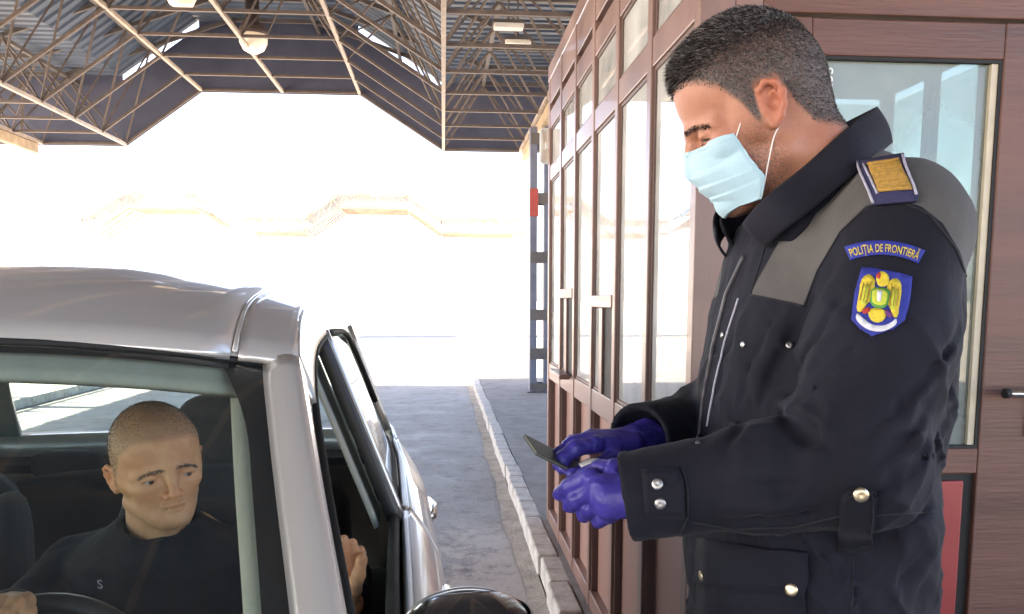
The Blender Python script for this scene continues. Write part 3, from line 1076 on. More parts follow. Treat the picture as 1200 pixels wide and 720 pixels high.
for sg in (-1, 1):
    near = sg > 0
    S = lambda Y, z, d=0.0: C(sg * (hw(Y, z) - d), Y, z)
    # A pillar skin between windscreen edge and door
    def pil(a, b):
        Y = .55 + .70 * b
        z = ze(Y)
        w = hw(Y, z)
        if a < .5:
            k = a * 2
            return C(sg * (w - .056 + .056 * k), Y, z - .004 + .016 * math.sin(k * math.pi * .75) - .0 * k)
        k = (a - .5) * 2
        z2 = z - (z - wt(Y) - .012) * .55 * k
        return C(sg * hw(Y, z2), Y, z2 + (.016 * math.sin(.75 * math.pi) - .004) * (1 - k))
    cb(MB().grid(pil, 10, 20, flip=near), 'pillar', M['car_silver'], smooth=True, solid=.012, solid_off=1 if near else -1)
    def band(a, b):
        Y = 1.25 + (2.83 - 1.25) * b
        z = ze(Y) + (wt(Y) + .004 - ze(Y)) * a if Y < 2.78 else ze(Y) + (wb(Y) - ze(Y)) * a
        return S(Y, z)
    def frame_band(a, b):
        Y = .63 + (1.80 - .63) * b
        zt_, z_ = wt(Y), ze(Y)
        return S(Y, zt_ + (z_ - zt_) * .45 * a, -.002)
    cb(MB().grid(band, 6, 40, flip=near), 'side_rail', M['car_silver'], smooth=True, solid=.012, solid_off=1 if near else -1)
    cb(MB().grid(lambda a, b: S(2.775 + .25 * b, wb(2.78) + (ze(2.775 + .25 * b) - wb(2.78)) * a), 6, 10), 'rear_pillar', M['car_silver'], smooth=True, solid=.012, solid_off=-1 if near else 1)
    # lower body: fender, two doors, quarter
    def zlow(Y):
        z = .22
        for yc in (-.08, 2.52):
            d = .345 ** 2 - (Y - yc) ** 2
            if d > 0: z = max(z, .30 + math.sqrt(d))
        return z
    def ztop(Y):
        return wb(Y) if Y > .55 else float(np.interp(Y, [-.75, -.4, .2, .55], [.74, .82, .93, .975]))
    def skin(y0, y1):
        return lambda a, b: S(y0 + (y1 - y0) * b, zlow(y0 + (y1 - y0) * b) + (ztop(y0 + (y1 - y0) * b) - zlow(y0 + (y1 - y0) * b)) * a)
    for (nm, y0, y1) in (('fender', -.72, .596), ('door', .602, 1.812), ('door', 1.818, 2.62), ('quarter_panel', 2.626, 3.10)):
        d_ = cb(MB().grid(skin(y0, y1), 16, 30, flip=not near), nm, M['car_silver'], smooth=True, solid=.02, solid_off=-1)
        if nm == 'door':
            Yh = y1 - .22
            zb_ = .862
            h_ = MB()
            P = [S(Yh - .10, zb_, -.004), S(Yh - .09, zb_, -.022), S(Yh, zb_ + .006, -.030), S(Yh + .09, zb_, -.022), S(Yh + .10, zb_, -.004)]
            h_.tube(P, [.012, .014, .014, .014, .012], 8)
            cb(h_, 'handle', M['chrome'], d_, smooth=True)
            # belt strip: bright outer, black rubber inner lip
            cb(MB().tube([S(y0 + (y1 - y0) * k / 20, wb(y0 + (y1 - y0) * k / 20) + .002, -.004) for k in range(21)], .010, 8), 'belt_strip', M['alloy'], d_, smooth=True)
            cb(MB().tube([S(y0 + (y1 - y0) * k / 20, wb(y0 + (y1 - y0) * k / 20) + .010, .018) for k in range(21)], .012, 8), 'belt_seal', M['rubber'], d_, smooth=True)
            # inner trim of the door, its top ledge and the rounded arm rest
            cb(MB().grid(lambda a, b: S(max(.70, y0) + (y1 - max(.70, y0)) * b, .35 + (wb(y0 + (y1 - y0) * b) - .35 - .008) * a, .035 + .055 * (1 - a) ** .5 if a < 1 else .026), 10, 16, flip=near), 'door_lining', M['car_dash'], d_, smooth=True)
    # window frames: black rubber along the top edge, two bands at the pillar between the doors
    cb(MB().tube([S(.66 + (1.78 - .66) * k / 24, wt(.66 + (1.78 - .66) * k / 24) - .002, .004) for k in range(25)], .006, 8), 'window_seal', M['rubber'], smooth=True)
    cb(MB().tube([S(1.86 + (2.74 - 1.86) * k / 20, wt(1.86 + (2.74 - 1.86) * k / 20) - .002, .004) for k in range(21)], .008, 8), 'window_seal', M['rubber'], smooth=True)
    pb = lambda y0, y1, d: (lambda a, b: S(y0 + (y1 - y0) * a, wb(1.8) + (wt(1.8) + .01 - wb(1.8)) * b, d))
    cb(MB().grid(pb(1.745, 1.79, .001), 3, 12, flip=not near), 'door_frame', M['car_black'], smooth=True, solid=.03)
    cb(MB().grid(pb(1.792, 1.822, -.002), 2, 12, flip=not near), 'pillar_cover', M['alloy'] if near else M['car_black'], smooth=True, solid=.01)
    cb(MB().grid(pb(1.824, 1.875, .001), 3, 12, flip=not near), 'door_frame', M['car_black'], smooth=True, solid=.03)
    cb(MB().grid(pb(1.72, 1.90, .055), 4, 12, flip=not near), 'pillar_trim', M['car_trim'], smooth=True, solid=.01)
    # roof side lining, front pillar lining, grab curve
    cb(MB().grid(lambda a, b: S(1.22 + 1.55 * b, wt(1.22 + 1.55 * b) + (ze(1.22 + 1.55 * b) - wt(1.22 + 1.55 * b)) * a, .05), 3, 20), 'side_lining', M['car_trim'], smooth=True)
    cb(MB().tube([C(sg * (hw(Y, ze(Y)) - .090), Y + .035, ze(Y) - .030) for Y in np.linspace(.60, 1.24, 14)], [.022] * 14, 10), 'pillar_lining', M['car_trim'], smooth=True)
    cb(MB().tube([S(Y, wt(Y) - .002, .034) for Y in np.linspace(.68, 1.76, 20)], .006, 8), 'inner_seal', M['rubber'], smooth=True)
    # glass: the driver's window is down, the others are up
    def gl(y0, y1):
        return lambda a, b: S(y0 + (y1 - y0) * b, wb(y0 + (y1 - y0) * b) + max(.004, wt(y0 + (y1 - y0) * b) - wb(y0 + (y1 - y0) * b)) * a, .012)
    if not near:
        cb(MB().grid(gl(.66, 1.75), 8, 20), 'side_window', M['car_glass'], smooth=True)
    cb(MB().grid(gl(1.87, 2.76), 8, 16), 'side_window', M['car_glass_dark'], smooth=True)
    # wheels
    for yc in (-.08, 2.52):
        wx = sg * .73
        ax = (1, 0, 0)
        w_ = cb(MB().lathe(C(wx, yc, .31), [(.20, -.09), (.285, -.095), (.31, -.07), (.31, .07), (.285, .095), (.20, .09)], 32, axis=ax), 'wheel', M['tyre'], smooth=True)
        rim = MB().lathe(C(wx + sg * .055, yc, .31), [(.205, -.03), (.205, .03), (.19, .03), (.19, -.02)], 32, axis=ax)
        for k in range(7):
            an = 2 * math.pi * k / 7
            rim.bar(C(wx + sg * .06, yc, .31), C(wx + sg * .075, yc + .195 * math.cos(an), .31 + .195 * math.sin(an)), .035, .02, up=(1, 0, 0))
        cb(rim, 'rim', M['alloy'], w_)
    # mirrors
    mx = sg * .905
    mir = MB()
    def mirror_fn(a, b):
        th = math.pi * (b - .5); ph = 2 * math.pi * a
        cx, cy, cz = math.cos(th) * math.cos(ph), math.cos(th) * math.sin(ph), math.sin(th)
        q = lambda v, p: math.copysign(abs(v) ** p, v)
        return C(mx + .095 * q(cx, .75), 1.02 + .07 * q(cy, .8) - .03 * abs(cx), 1.035 + .068 * q(cz, .75) + .004 * cx * sg)
    mh = cb(mir.grid(mirror_fn, 36, 20), 'door_mirror', M['mirror_black'], smooth=True)
    cb(MB().grid(lambda a, b: (lambda p: (p[0] + sg * .004, p[1] - .004, p[2] + .002))(mirror_fn((.5 if sg > 0 else .0) + .5 * a + (.42 if sg > 0 else .08), .30 + .40 * b)), 20, 10), 'mirror_cap', M['car_silver'], mh, smooth=True)
    cb(MB().grid(lambda a, b: C(mx + .06 * (2 * a - 1), 1.075, 1.03 + .04 * (2 * b - 1)), 2, 2), 'mirror_glass', M['chrome'], mh)
    cb(MB().tube([mirror_fn(k / 24, .985) if False else C(mx + .088 * math.cos(q), 1.03, 1.045 + .060 * math.sin(q)) for k, q in enumerate(np.linspace(.15, math.pi - .15, 25))], .0035, 6), 'mirror_rim', M['alloy'], mh, smooth=True)
    cb(MB().tube([C(sg * .80, 1.0, .985), C(sg * .86, 1.02, 1.0)], [.03, .025], 10), 'mirror_arm', M['car_black'], mh, smooth=True)
    # lamps
    cb(MB().grid(lambda a, b: C(sg * (.42 + .22 * a), -.735 + .03 * a + .12 * b + .09 * a * a, .60 + .16 * b + .01 * a), 6, 4, flip=not near), 'headlight', M['lens_clear'], smooth=True, solid=.02)
    cb(MB().grid(lambda a, b: C(sg * (.56 + .16 * a), 3.165 - .07 * a * a - .03 * b, .72 + .24 * b), 4, 4, flip=near), 'tail_light', M['lens_red'], smooth=True, solid=.02)

# bonnet, bumper, grille, tail
def top_front(Y): return float(np.interp(Y, [-.75, -.4, .2, .56], [.74, .82, .93, .975]))


cb(MB().grid(lambda a, b: (lambda s, Y: C(s * hw(Y, top_front(Y)) * .992, Y, top_front(Y) + .05 * (1 - s * s) + .004))(2 * a - 1, -.72 + (1.10 + .18 * (2 * a - 1) ** 2) * b), 24, 20), 'bonnet', M['car_silver'], smooth=True, solid=.01)
cb(MB().grid(lambda a, b: C((2 * a - 1) * (.60 + .02 * math.sin(b * 3)), -.72 - .06 * math.sin(math.pi * b) - .06 * (1 - (2 * a - 1) ** 2), .24 + .55 * b), 20, 10), 'front_bumper', M['car_silver'], smooth=True, solid=.02)
cb(MB().box(-.3, .3, -.87 - 1.2, -.845 - 1.2, .50, .58), 'grille', M['car_black'], bevel=.01)
cb(MB().grid(lambda a, b: C((2 * a - 1) * hw(3.1, .3 + .72 * b) * .985, 3.10 + .06 * (1 - (2 * a - 1) ** 2) + .03 * math.sin(math.pi * b) - .04 * b, .25 + .76 * b), 20, 10, flip=True), 'tailgate', M['car_silver'], smooth=True, solid=.02)


def rear_pt(s, t, off=0.0):
    z = 1.01 + (ze(2.84) - 1.01) * t
    Y = 3.075 + (2.84 - 3.075) * t + .03 * (1 - s * s)
    return C(s * (hw(Y, z) - .02), Y - off, z + .035 * t * (1 - s * s))


rw = cb(MB().grid(lambda a, b: rear_pt((2 * a - 1) * .86, .02 + .90 * b), 16, 8, flip=True), 'rear_window', M['car_glass'], smooth=True)
rf = MB()
rf.grid(lambda a, b: rear_pt(-1 + .15 * a, b, .004), 2, 8, flip=True)
cb(rf, 'tailgate_frame', M['car_silver'], smooth=True, solid=.02); rf = MB()
rf.grid(lambda a, b: rear_pt(.85 + .15 * a, b, .004), 2, 8, flip=True)
cb(rf, 'tailgate_frame', M['car_silver'], smooth=True, solid=.02); rf = MB()
rf.grid(lambda a, b: rear_pt((2 * a - 1) * .86, .92 + .08 * b, .004), 8, 1, flip=True)
cb(rf, 'tailgate_frame', M['car_silver'], smooth=True, solid=.02)
rl = MB()
rl.grid(lambda a, b: rear_pt(-.97 + .13 * a, b, .05), 2, 8)
cb(rl, 'tailgate_lining', M['car_trim'], smooth=True); rl = MB()
rl.grid(lambda a, b: rear_pt(.84 + .13 * a, b, .05), 2, 8)
cb(rl, 'tailgate_lining', M['car_trim'], smooth=True)

# inside: floor, dashboard, steering wheel, seats
cb(MB().box(-.76, .76, .35 - 1.2, 3.0 - 1.2, .24, .28), 'floor_pan', M['car_dash'])
cb(MB().grid(lambda a, b: C((2 * a - 1) * .73, .36 + .42 * b + .16 * (2 * a - 1) ** 2 * (1 - b), .955 + .015 * math.sin(b * math.pi) - .22 * max(0, b - .82) / .18 * .6), 20, 14), 'dashboard', M['car_dash'], smooth=True, solid=.06)
SWX = .27
swc = Vector(C(SWX, 1.16, .868)); tilt = R(28)
e1 = Vector((1, 0, 0)); e2 = Vector((0, math.sin(tilt), math.cos(tilt)))
sw = MB().tube([swc + e1 * .185 * math.cos(q) + e2 * .185 * math.sin(q) for q in np.linspace(0, 2 * math.pi, 48, endpoint=False)], .017, 10, closed=True)
swo = cb(sw, 'steering_wheel', M['car_black'], smooth=True)
cb(MB().tube([swc + e1 * .150 * math.cos(q) + e2 * .150 * math.sin(q) + Vector((0, .012, .0)) for q in np.linspace(.5, math.pi - .5, 20)], .006, 8), 'wheel_trim', M['alloy'], swo, smooth=True)
sp = MB()
for q in (-.15, math.pi + .15, -math.pi / 2): sp.tube([swc + Vector((0, -.02, 0)), swc + e1 * .17 * math.cos(q) + e2 * .17 * math.sin(q)], [.03, .018], 8)
sp.lathe(swc - Vector((0, .03, 0)), [(.0, -.02), (.06, -.02), (.07, 0), (.06, .03), (0, .035)], 20, axis=(0, 1, .4))
cb(sp, 'wheel_hub', M['car_dash'], swo, smooth=True)
cb(MB().tube([swc, C(SWX, .75, .82)], .04, 10), 'steering_column', M['car_dash'], swo)


def cushion(c, r, k=.6, lean=0.0, n=24):
    """rounded block"""
    def fn(a, b):
        th = math.pi * (b - .5); ph = 2 * math.pi * a
        q = lambda v: math.copysign(abs(v) ** k, v)
        x, y, z = q(math.cos(th)) * q(math.cos(ph)) * r[0], q(math.cos(th)) * q(math.sin(ph)) * r[1], q(math.sin(th)) * r[2]
        return C(c[0] + x, c[1] + y + z * lean, c[2] + z)
    return MB().grid(fn, n, n // 2)


for sx in (-.37, .37):
    st_ = cb(cushion((sx, 2.02, .76), (.25, .085, .33), .55, .22), 'seat_back', M['car_seat'], smooth=True)
    cb(cushion((sx, 2.11, 1.165), (.135, .055, .095), .6, .12), 'headrest', M['car_seat'], st_, smooth=True)
    for k in (-.05, .05): cb(MB().tube([C(sx + k, 2.09, 1.04), C(sx + k, 2.10, 1.12)], .007, 8), 'headrest_post', M['alloy'], st_)
    for k in (-1, 1): cb(cushion((sx + k * .215, 1.985, .76), (.05, .09, .27), .7, .22), 'bolster', M['car_seat'], st_, smooth=True)
    cb(cushion((sx, 1.72, .50), (.25, .27, .10), .6), 'seat_cushion', M['car_seat'], st_, smooth=True)
cb(cushion((0, 2.82, .64), (.62, .08, .28), .5, .2), 'rear_bench_back', M['car_seat'], smooth=True)
cb(cushion((0, 2.55, .47), (.62, .28, .10), .5), 'rear_bench', M['car_seat'], smooth=True)
for sx in (-.36, .36): cb(cushion((sx, 2.90, .93), (.12, .04, .05), .6), 'rear_headrest', M['car_seat'], smooth=True)
cb(MB().box(-.66, .66, 2.90 - 1.2, 3.06 - 1.2, .90, .93), 'parcel_shelf', M['car_dash'])
# seat belt of the driver, hanging from the pillar
cb(MB().tube([C(.585, 1.80, 1.30), C(.60, 1.80, 1.1), C(.62, 1.80, .8), C(.62, 1.79, .5)], .012, 6), 'seat_belt', M['car_dash'], smooth=True)
cb(MB().grid(lambda a, b: C(.05 * (2 * a - 1) * 2.2, 1.12 - .02 * b, 1.335 + .055 * b), 4, 2), 'inner_mirror', M['car_black'], solid=.03)

# ------------------------------------------------------------------ people: materials
def skin_mat(name, base, hairc, beard=.0):
    m = bpy.data.materials.new(name)
    m.use_nodes = True
    nt = m.node_tree
    L = nt.links.new
    b = nt.nodes['Principled BSDF']
    tc = nt.nodes.new('ShaderNodeTexCoord')

    def noise(s, d=5):
        n = nt.nodes.new('ShaderNodeTexNoise'); n.inputs['Scale'].default_value = s; n.inputs['Detail'].default_value = d
        L(tc.outputs['Object'], n.inputs['Vector']); return n.outputs['Fac']

    def mix(f, a, c):
        x = nt.nodes.new('ShaderNodeMix'); x.data_type = 'RGBA'
        for k, q in (('A', a), ('B', c)):
            if isinstance(q, tuple): x.inputs[k].default_value = (*q, 1)
            else: L(q, x.inputs[k])
        L(f, x.inputs['Factor']); return x.outputs['Result']

    def mul(a, c):
        x = nt.nodes.new('ShaderNodeMath'); x.operation = 'MULTIPLY'
        for k, q in ((0, a), (1, c)):
            if isinstance(q, (int, float)): x.inputs[k].default_value = q
            else: L(q, x.inputs[k])
        return x.outputs[0]

    def rng_(s, a, c, lo=0., hi=1.):
        r = nt.nodes.new('ShaderNodeMapRange'); r.inputs['From Min'].default_value = a; r.inputs['From Max'].default_value = c
        r.inputs['To Min'].default_value = lo; r.inputs['To Max'].default_value = hi
        L(s, r.inputs['Value']); return r.outputs[0]

    def attr(n):
        a = nt.nodes.new('ShaderNodeAttribute'); a.attribute_name = n; return a.outputs['Fac']
    red = tuple(min(1, q) for q in (base[0] * 1.02, base[1] * .72, base[2] * .66))
    c = mix(rng_(noise(26, 9), .35, .68), base, (base[0] * .84, base[1] * .74, base[2] * .72))
    c = mix(rng_(noise(700, 3), .52, .70, 0., .35), c, (base[0] * .62, base[1] * .48, base[2] * .45))
    c = mix(mul(attr('flush'), .75), c, red)
    c = mix(mul(attr('beard'), rng_(noise(420, 2), .40, .62, .10, .75)), c, (.11, .075, .06))
    c = mix(mul(attr('hair'), rng_(noise(300, 2), .3, .6, .72, .97)), c, hairc)
    L(c, b.inputs['Base Color'])
    b.inputs['Roughness'].default_value = .52
    b.inputs['Subsurface Weight'].default_value = .18
    b.inputs['Subsurface Radius'].default_value = (.010, .0035, .0018)
    b.inputs['Subsurface Scale'].default_value = 1.0
    bp = nt.nodes.new('ShaderNodeBump'); bp.inputs['Strength'].default_value = .45; bp.inputs['Distance'].default_value = .0014
    L(noise(520, 6), bp.inputs['Height']); L(bp.outputs[0], b.inputs['Normal'])
    MATS[name] = m
    return m


skin_mat('skin_officer', (.47, .212, .132), (.055, .047, .045))
skin_mat('skin_driver', (.68, .37, .20), (.20, .13, .09))


def hair_mat(name, dark, grey):
    m = bpy.data.materials.new(name)
    m.use_nodes = True
    nt = m.node_tree
    b = nt.nodes['Principled BSDF']
    a = nt.nodes.new('ShaderNodeAttribute'); a.attribute_name = 'tone'
    x = nt.nodes.new('ShaderNodeMix'); x.data_type = 'RGBA'
    x.inputs['A'].default_value = (*dark, 1); x.inputs['B'].default_value = (*grey, 1)
    nt.links.new(a.outputs['Fac'], x.inputs['Factor'])
    nt.links.new(x.outputs['Result'], b.inputs['Base Color'])
    b.inputs['Roughness'].default_value = .45
    b.inputs['Specular IOR Level'].default_value = .35
    MATS[name] = m


hair_mat('hair_dark', (.022, .017, .016), (.30, .28, .27))
hair_mat('hair_stubble', (.05, .035, .028), (.16, .12, .10))


def cloth_mat(name, col, yoke=None, scale=700.0):
    """woven cloth; the point attribute 'yoke' (signed distance) switches to the second colour of a two-tone garment"""
    m = bpy.data.materials.new(name)
    m.use_nodes = True
    nt = m.node_tree
    L = nt.links.new
    b = nt.nodes['Principled BSDF']
    tc = nt.nodes.new('ShaderNodeTexCoord')
    n1 = nt.nodes.new('ShaderNodeTexNoise'); n1.inputs['Scale'].default_value = 9; n1.inputs['Detail'].default_value = 7
    L(tc.outputs['Object'], n1.inputs['Vector'])
    mr = nt.nodes.new('ShaderNodeMapRange'); mr.inputs['From Min'].default_value = .3; mr.inputs['From Max'].default_value = .7
    mr.inputs['To Min'].default_value = .78; mr.inputs['To Max'].default_value = 1.25
    L(n1.outputs['Fac'], mr.inputs['Value'])
    if yoke:
        a = nt.nodes.new('ShaderNodeAttribute'); a.attribute_name = 'yoke'
        gt_ = nt.nodes.new('ShaderNodeMapRange'); gt_.inputs['From Min'].default_value = -.0006; gt_.inputs['From Max'].default_value = .0006
        L(a.outputs['Fac'], gt_.inputs['Value'])
        x = nt.nodes.new('ShaderNodeMix'); x.data_type = 'RGBA'
        x.inputs['A'].default_value = (*col, 1); x.inputs['B'].default_value = (*yoke, 1)
        L(gt_.outputs[0], x.inputs['Factor'])
        src = x.outputs['Result']
    else:
        rgb = nt.nodes.new('ShaderNodeRGB'); rgb.outputs[0].default_value = (*col, 1)
        src = rgb.outputs[0]
    vm = nt.nodes.new('ShaderNodeVectorMath'); vm.operation = 'SCALE'
    L(src, vm.inputs[0]); L(mr.outputs[0], vm.inputs['Scale'])
    L(vm.outputs[0], b.inputs['Base Color'])
    b.inputs['Roughness'].default_value = .8
    b.inputs['Specular IOR Level'].default_value = .16
    b.inputs['Sheen Weight'].default_value = .03
    b.inputs['Sheen Roughness'].default_value = .5
    w1 = nt.nodes.new('ShaderNodeTexNoise'); w1.inputs['Scale'].default_value = scale; w1.inputs['Detail'].default_value = 2
    L(tc.outputs['Object'], w1.inputs['Vector'])
    w2 = nt.nodes.new('ShaderNodeTexNoise'); w2.inputs['Scale'].default_value = 38; w2.inputs['Detail'].default_value = 6
    w2.inputs['Distortion'].default_value = .6
    L(tc.outputs['Object'], w2.inputs['Vector'])
    ad = nt.nodes.new('ShaderNodeMath'); ad.operation = 'MULTIPLY_ADD'; ad.inputs[1].default_value = .25
    L(w1.outputs['Fac'], ad.inputs[0]); L(w2.outputs['Fac'], ad.inputs[2])
    bp = nt.nodes.new('ShaderNodeBump'); bp.inputs['Strength'].default_value = .35; bp.inputs['Distance'].default_value = .004
    L(ad.outputs[0], bp.inputs['Height']); L(bp.outputs[0], b.inputs['Normal'])
    MATS[name] = m
    return m


cloth_mat('jacket_cloth', (.0108, .0112, .0180), (.100, .094, .090))
cloth_mat('navy_cloth', (.0108, .0112, .0180))
cloth_mat('navy_trousers', (.016, .017, .024))
cloth_mat('black_knit', (.014, .014, .016), scale=420)
cloth_mat('jeans', (.04, .05, .08))
pbr('seam_thread', (.009, .010, .014), .9, .1, 40)
pbr('glove_nitrile', (.046, .036, .275), .42, .10, 25, .35, 130, spec=.45, sss=0, bdist=.003)
pbr('mask_blue', (.44, .655, .75), .9, .06, 30, .5, 900, bdist=.001, sheen=.1)
pbr('mask_loop', (.82, .80, .76), .8, .05, 30)
pbr('snap_brass', (.62, .50, .33), .3, .1, 60, metal=.9)
pbr('snap_steel', (.36, .35, .34), .38, .1, 60, metal=.9)
pbr('zip_dark', (.05, .045, .055), .5, .2, 60)
pbr('patch_blue', (.022, .035, .30), .75, .12, 160, .3, 900)
pbr('patch_yellow', (.72, .55, .05), .7, .12, 160, .3, 900)
pbr('patch_yellowgreen', (.50, .56, .06), .7, .12, 160)
pbr('patch_green', (.07, .27, .05), .7, .15, 160)
pbr('patch_red', (.42, .04, .03), .7, .15, 160)
pbr('patch_white', (.66, .67, .70), .7, .1, 160)
pbr('patch_purple', (.14, .03, .16), .7, .1, 160)
pbr('epaulet_navy', (.022, .022, .075), .75, .15, 120, .3, 700)
pbr('braid_gold', (.44, .25, .045), .5, .3, 260, .5, 800, spec=.6)
pbr('braid_silver', (.42, .41, .50), .5, .15, 200, .4, 700)
pbr('document_grey', (.075, .080, .064), .5, .15, 30)
pbr('document_edge', (.20, .21, .17), .6, .15, 60)
pbr('leather_black', (.015, .014, .014), .45, .2, 30, .2, 200)
pbr('lash', (.03, .02, .018), .6, .1, 60)
pbr('iris_brown', (.04, .02, .012), .1, .1, 60)
pbr('eye_white', (.42, .37, .34), .15, .05, 60)


# ------------------------------------------------------------------ heads
def head_field(h=.0024, lid=.0022):
    F = Field((-.125, -.105, -.235), (.14, .105, .155), h)
    # skull and face
    F.ell((-.002, 0, .053), (.089, .0745, .086), .01)
    F.ell((.030, 0, .055), (.056, .063, .060), .03)
    F.ell((-.040, 0, .022), (.050, .062, .055), .03)
    F.ell((.044, 0, -.025), (.046, .056, .068), .03)
    for s in (-1, 1):
        F.cone((.006, s * .049, -.055), (.070, s * .016, -.086), .019, .016, .022)
        F.ell((.058, s * .040, -.012), (.024, .022, .019), .016)
        F.cone((.088, s * .010, .024), (.063, s * .051, .013), .0095, .0085, .012)
        F.ell((.018, s * .062, .0), (.022, .013, .03), .02)
    F.ell((.080, 0, -.086), (.017, .019, .014), .014)
    F.ell((.060, 0, -.075), (.035, .034, .022), .016)
    # eye sockets, eyeballs, lids, nose, lips
    for s in (-1, 1):
        F.ell((.093, s * .033, .005), (.014, .017, .010), .010, 'sub')
        F.ell((.0725, s * .033, .004), (.0135, .0165, .0120), .004)
        F.ell((.0745, s * .034, .0085), (.0130, .0165, .0070), .003)
        F.cone((.0815, s * .022, .0135), (.077, s * .046, .0115), .0012, .0012, .003, 'sub')
        F.ell((.086, s * .0335, .004 - lid * .6), (.0085, .0125, lid), .0012, 'sub')
    F.chain([(.088, 0, .022), (.098, 0, .002), (.108, 0, -.024)], [.0075, .008, .0095], .010)
    for s in (-1, 1):
        F.ell((.096, s * .0125, -.029), (.0095, .0075, .008), .005)
        F.ell((.101, s * .006, -.037), (.004, .003, .003), .002, 'sub')
    F.cone((.089, -.016, -.050), (.089, .016, -.050), .006, .006, .006)
    F.ell((.092, 0, -.049), (.0075, .014, .0055), .004)
    F.ell((.090, 0, -.060), (.0075, .013, .006), .004)
    F.ell((.096, 0, -.0545), (.006, .020, .0014), .002, 'sub')
    # neck
    F.cone((-.028, 0, -.035), (-.058, 0, -.22), .054, .064, .03)
    F.cone((.020, 0, -.075), (-.018, 0, -.22), .030, .040, .03)
    # ears
    for s in (-1, 1):
        F.ell((-.002, s * .0735, .0), (.0145, .0055, .0245), .006, rot=[[.966, 0, -.259], [0, 1, 0], [.259, 0, .966]])
        helix = [(.008, .072, .012), (.006, .079, .024), (-.004, .083, .030), (-.016, .085, .022), (-.021, .084, .006), (-.016, .081, -.010), (-.007, .078, -.022), (.004, .074, -.029), (.009, .072, -.022)]
        F.chain([(p[0] * .87, s * p[1], p[2] * .87) for p in helix], [.003, .0032, .0034, .0036, .0035, .0033, .0038, .0046, .004], .005)
        anti = [(-.009, .0815, .014), (-.013, .0815, .002), (-.009, .079, -.010), (-.001, .077, -.015)]
        F.chain([(p[0] * .87, s * p[1], p[2] * .87) for p in anti], [.0025, .003, .003, .0025], .003)
        F.ell((-.003, s * .083, -.001), (.0075, .0085, .0105), .003, 'sub')
        F.ell((.008, s * .0755, -.003), (.0035, .0035, .005), .003)
    return F


def hairline(f):
    return np.interp(f, [-.11, -.075, -.045, -.032, -.022, .004, .010, .016, .021, .030, .044, .060, .075, .10],
                     [-.055, -.058, -.040, -.010, .030, .034, .030, -.012, -.010, .022, .050, .066, .078, .084])


def head_mesh(F, frame, scale=1.0):
    O, f_, l_, u_ = frame
    v, q = F.mesh()
    return v, q, O + scale * (v[:, :1] * f_ + v[:, 1:2] * l_ + v[:, 2:3] * u_)


def head_attrs(v, bald=False):
    f, l, u = v[:, 0], np.abs(v[:, 1]), v[:, 2]
    hr = np.clip((u - hairline(f)) / .014 + .5, 0, 1)
    ear = (l > .0712) & (((f + .004) / .0172) ** 2 + (u / .0285) ** 2 < 1)
    hr = np.where(ear, 0, hr)
    fl = np.where(ear, .9, 0) + np.exp(-((f - .115) ** 2 + (u + .028) ** 2) / .0004) * .6 + np.exp(-((f - .065) ** 2 + (u + .02) ** 2 + (l - .045) ** 2) / .0008) * .35
    bd = np.clip((-.022 - u) / .02, 0, 1) * np.clip((f + .005) / .02, 0, 1) * np.clip((u + .125) / .02, 0, 1)
    bd = np.maximum(bd, np.clip((.020 - np.abs(f - .030)) / .012, 0, 1) * np.clip((.0 - u) / .02, 0, 1) * np.clip((u + .09) / .02, 0, 1) * .7)
    brow = np.clip(1.3 - np.abs(u - .0245 + 7.5 * (l - .014) ** 2) / .0042, 0, 1) * np.clip((l - .009) / .006, 0, 1) * np.clip((.056 - l) / .012, 0, 1) * (f > .04)
    hr = np.maximum(hr, brow * .62)
    return dict(hair=hr, flush=np.clip(fl, 0, 1), beard=np.clip(bd, 0, 1))


def hair_strands(v, q, frame, n, lenfn, dirfn, width, greyfn, seed, where):
    """short hairs as slim triangles rooted on the scalp"""
    r = np.random.default_rng(seed)
    O, f_, l_, u_ = frame
    tri = np.concatenate([q[:, [0, 1, 2]], q[:, [0, 2, 3]]])
    a, b, c = v[tri[:, 0]], v[tri[:, 1]], v[tri[:, 2]]
    cen = (a + b + c) / 3
    nr = np.cross(b - a, c - a)
    ar = np.linalg.norm(nr, axis=1)
    w = ar * where(cen)
    w = w / w.sum()
    k = r.choice(len(tri), n, p=w)
    s, t = r.random(n), r.random(n)
    fl = s + t > 1
    s[fl], t[fl] = 1 - s[fl], 1 - t[fl]
    p = a[k] + (b - a)[k] * s[:, None] + (c - a)[k] * t[:, None]
    nn = nr[k] / ar[k][:, None]
    L = lenfn(p) * r.uniform(.6, 1.15, n)
    d = dirfn(p, nn) + r.normal(0, .13, (n, 3))
    d /= np.linalg.norm(d, axis=1)[:, None]
    side = np.cross(d, r.normal(0, 1, (n, 3)))
    side /= np.linalg.norm(side, axis=1)[:, None]
    bend = nn * -.15 + r.normal(0, .12, (n, 3))
    mid = p + d * L[:, None] * .55
    tip = p + (d + bend) * L[:, None]
    root = p - d * .002
    W = width * r.uniform(.7, 1.2, n)[:, None]
    P = np.stack([root - side * W, root + side * W, mid + side * W * .8, mid - side * W * .8, tip], 1).reshape(-1, 3)
    wv = O + P[:, :1] * f_ + P[:, 1:2] * l_ + P[:, 2:3] * u_
    base = np.arange(n)[:, None] * 5
    faces = np.concatenate([base + np.array([0, 1, 2, 3])]).tolist() + (base + np.array([3, 2, 4])).tolist()
    tone = np.repeat((r.random(n) < greyfn(p)).astype(float) * r.uniform(.5, 1, n), 5)
    return wv, faces, tone


def frame_of(O, phi, t):
    f_ = np.array([-math.cos(phi) * math.cos(t), math.sin(phi) * math.cos(t), -math.sin(t)])
    u_ = np.array([-math.cos(phi) * math.sin(t), math.sin(phi) * math.sin(t), math.cos(t)])
    l_ = np.cross(u_, f_)
    return np.array(O), f_, l_, u_


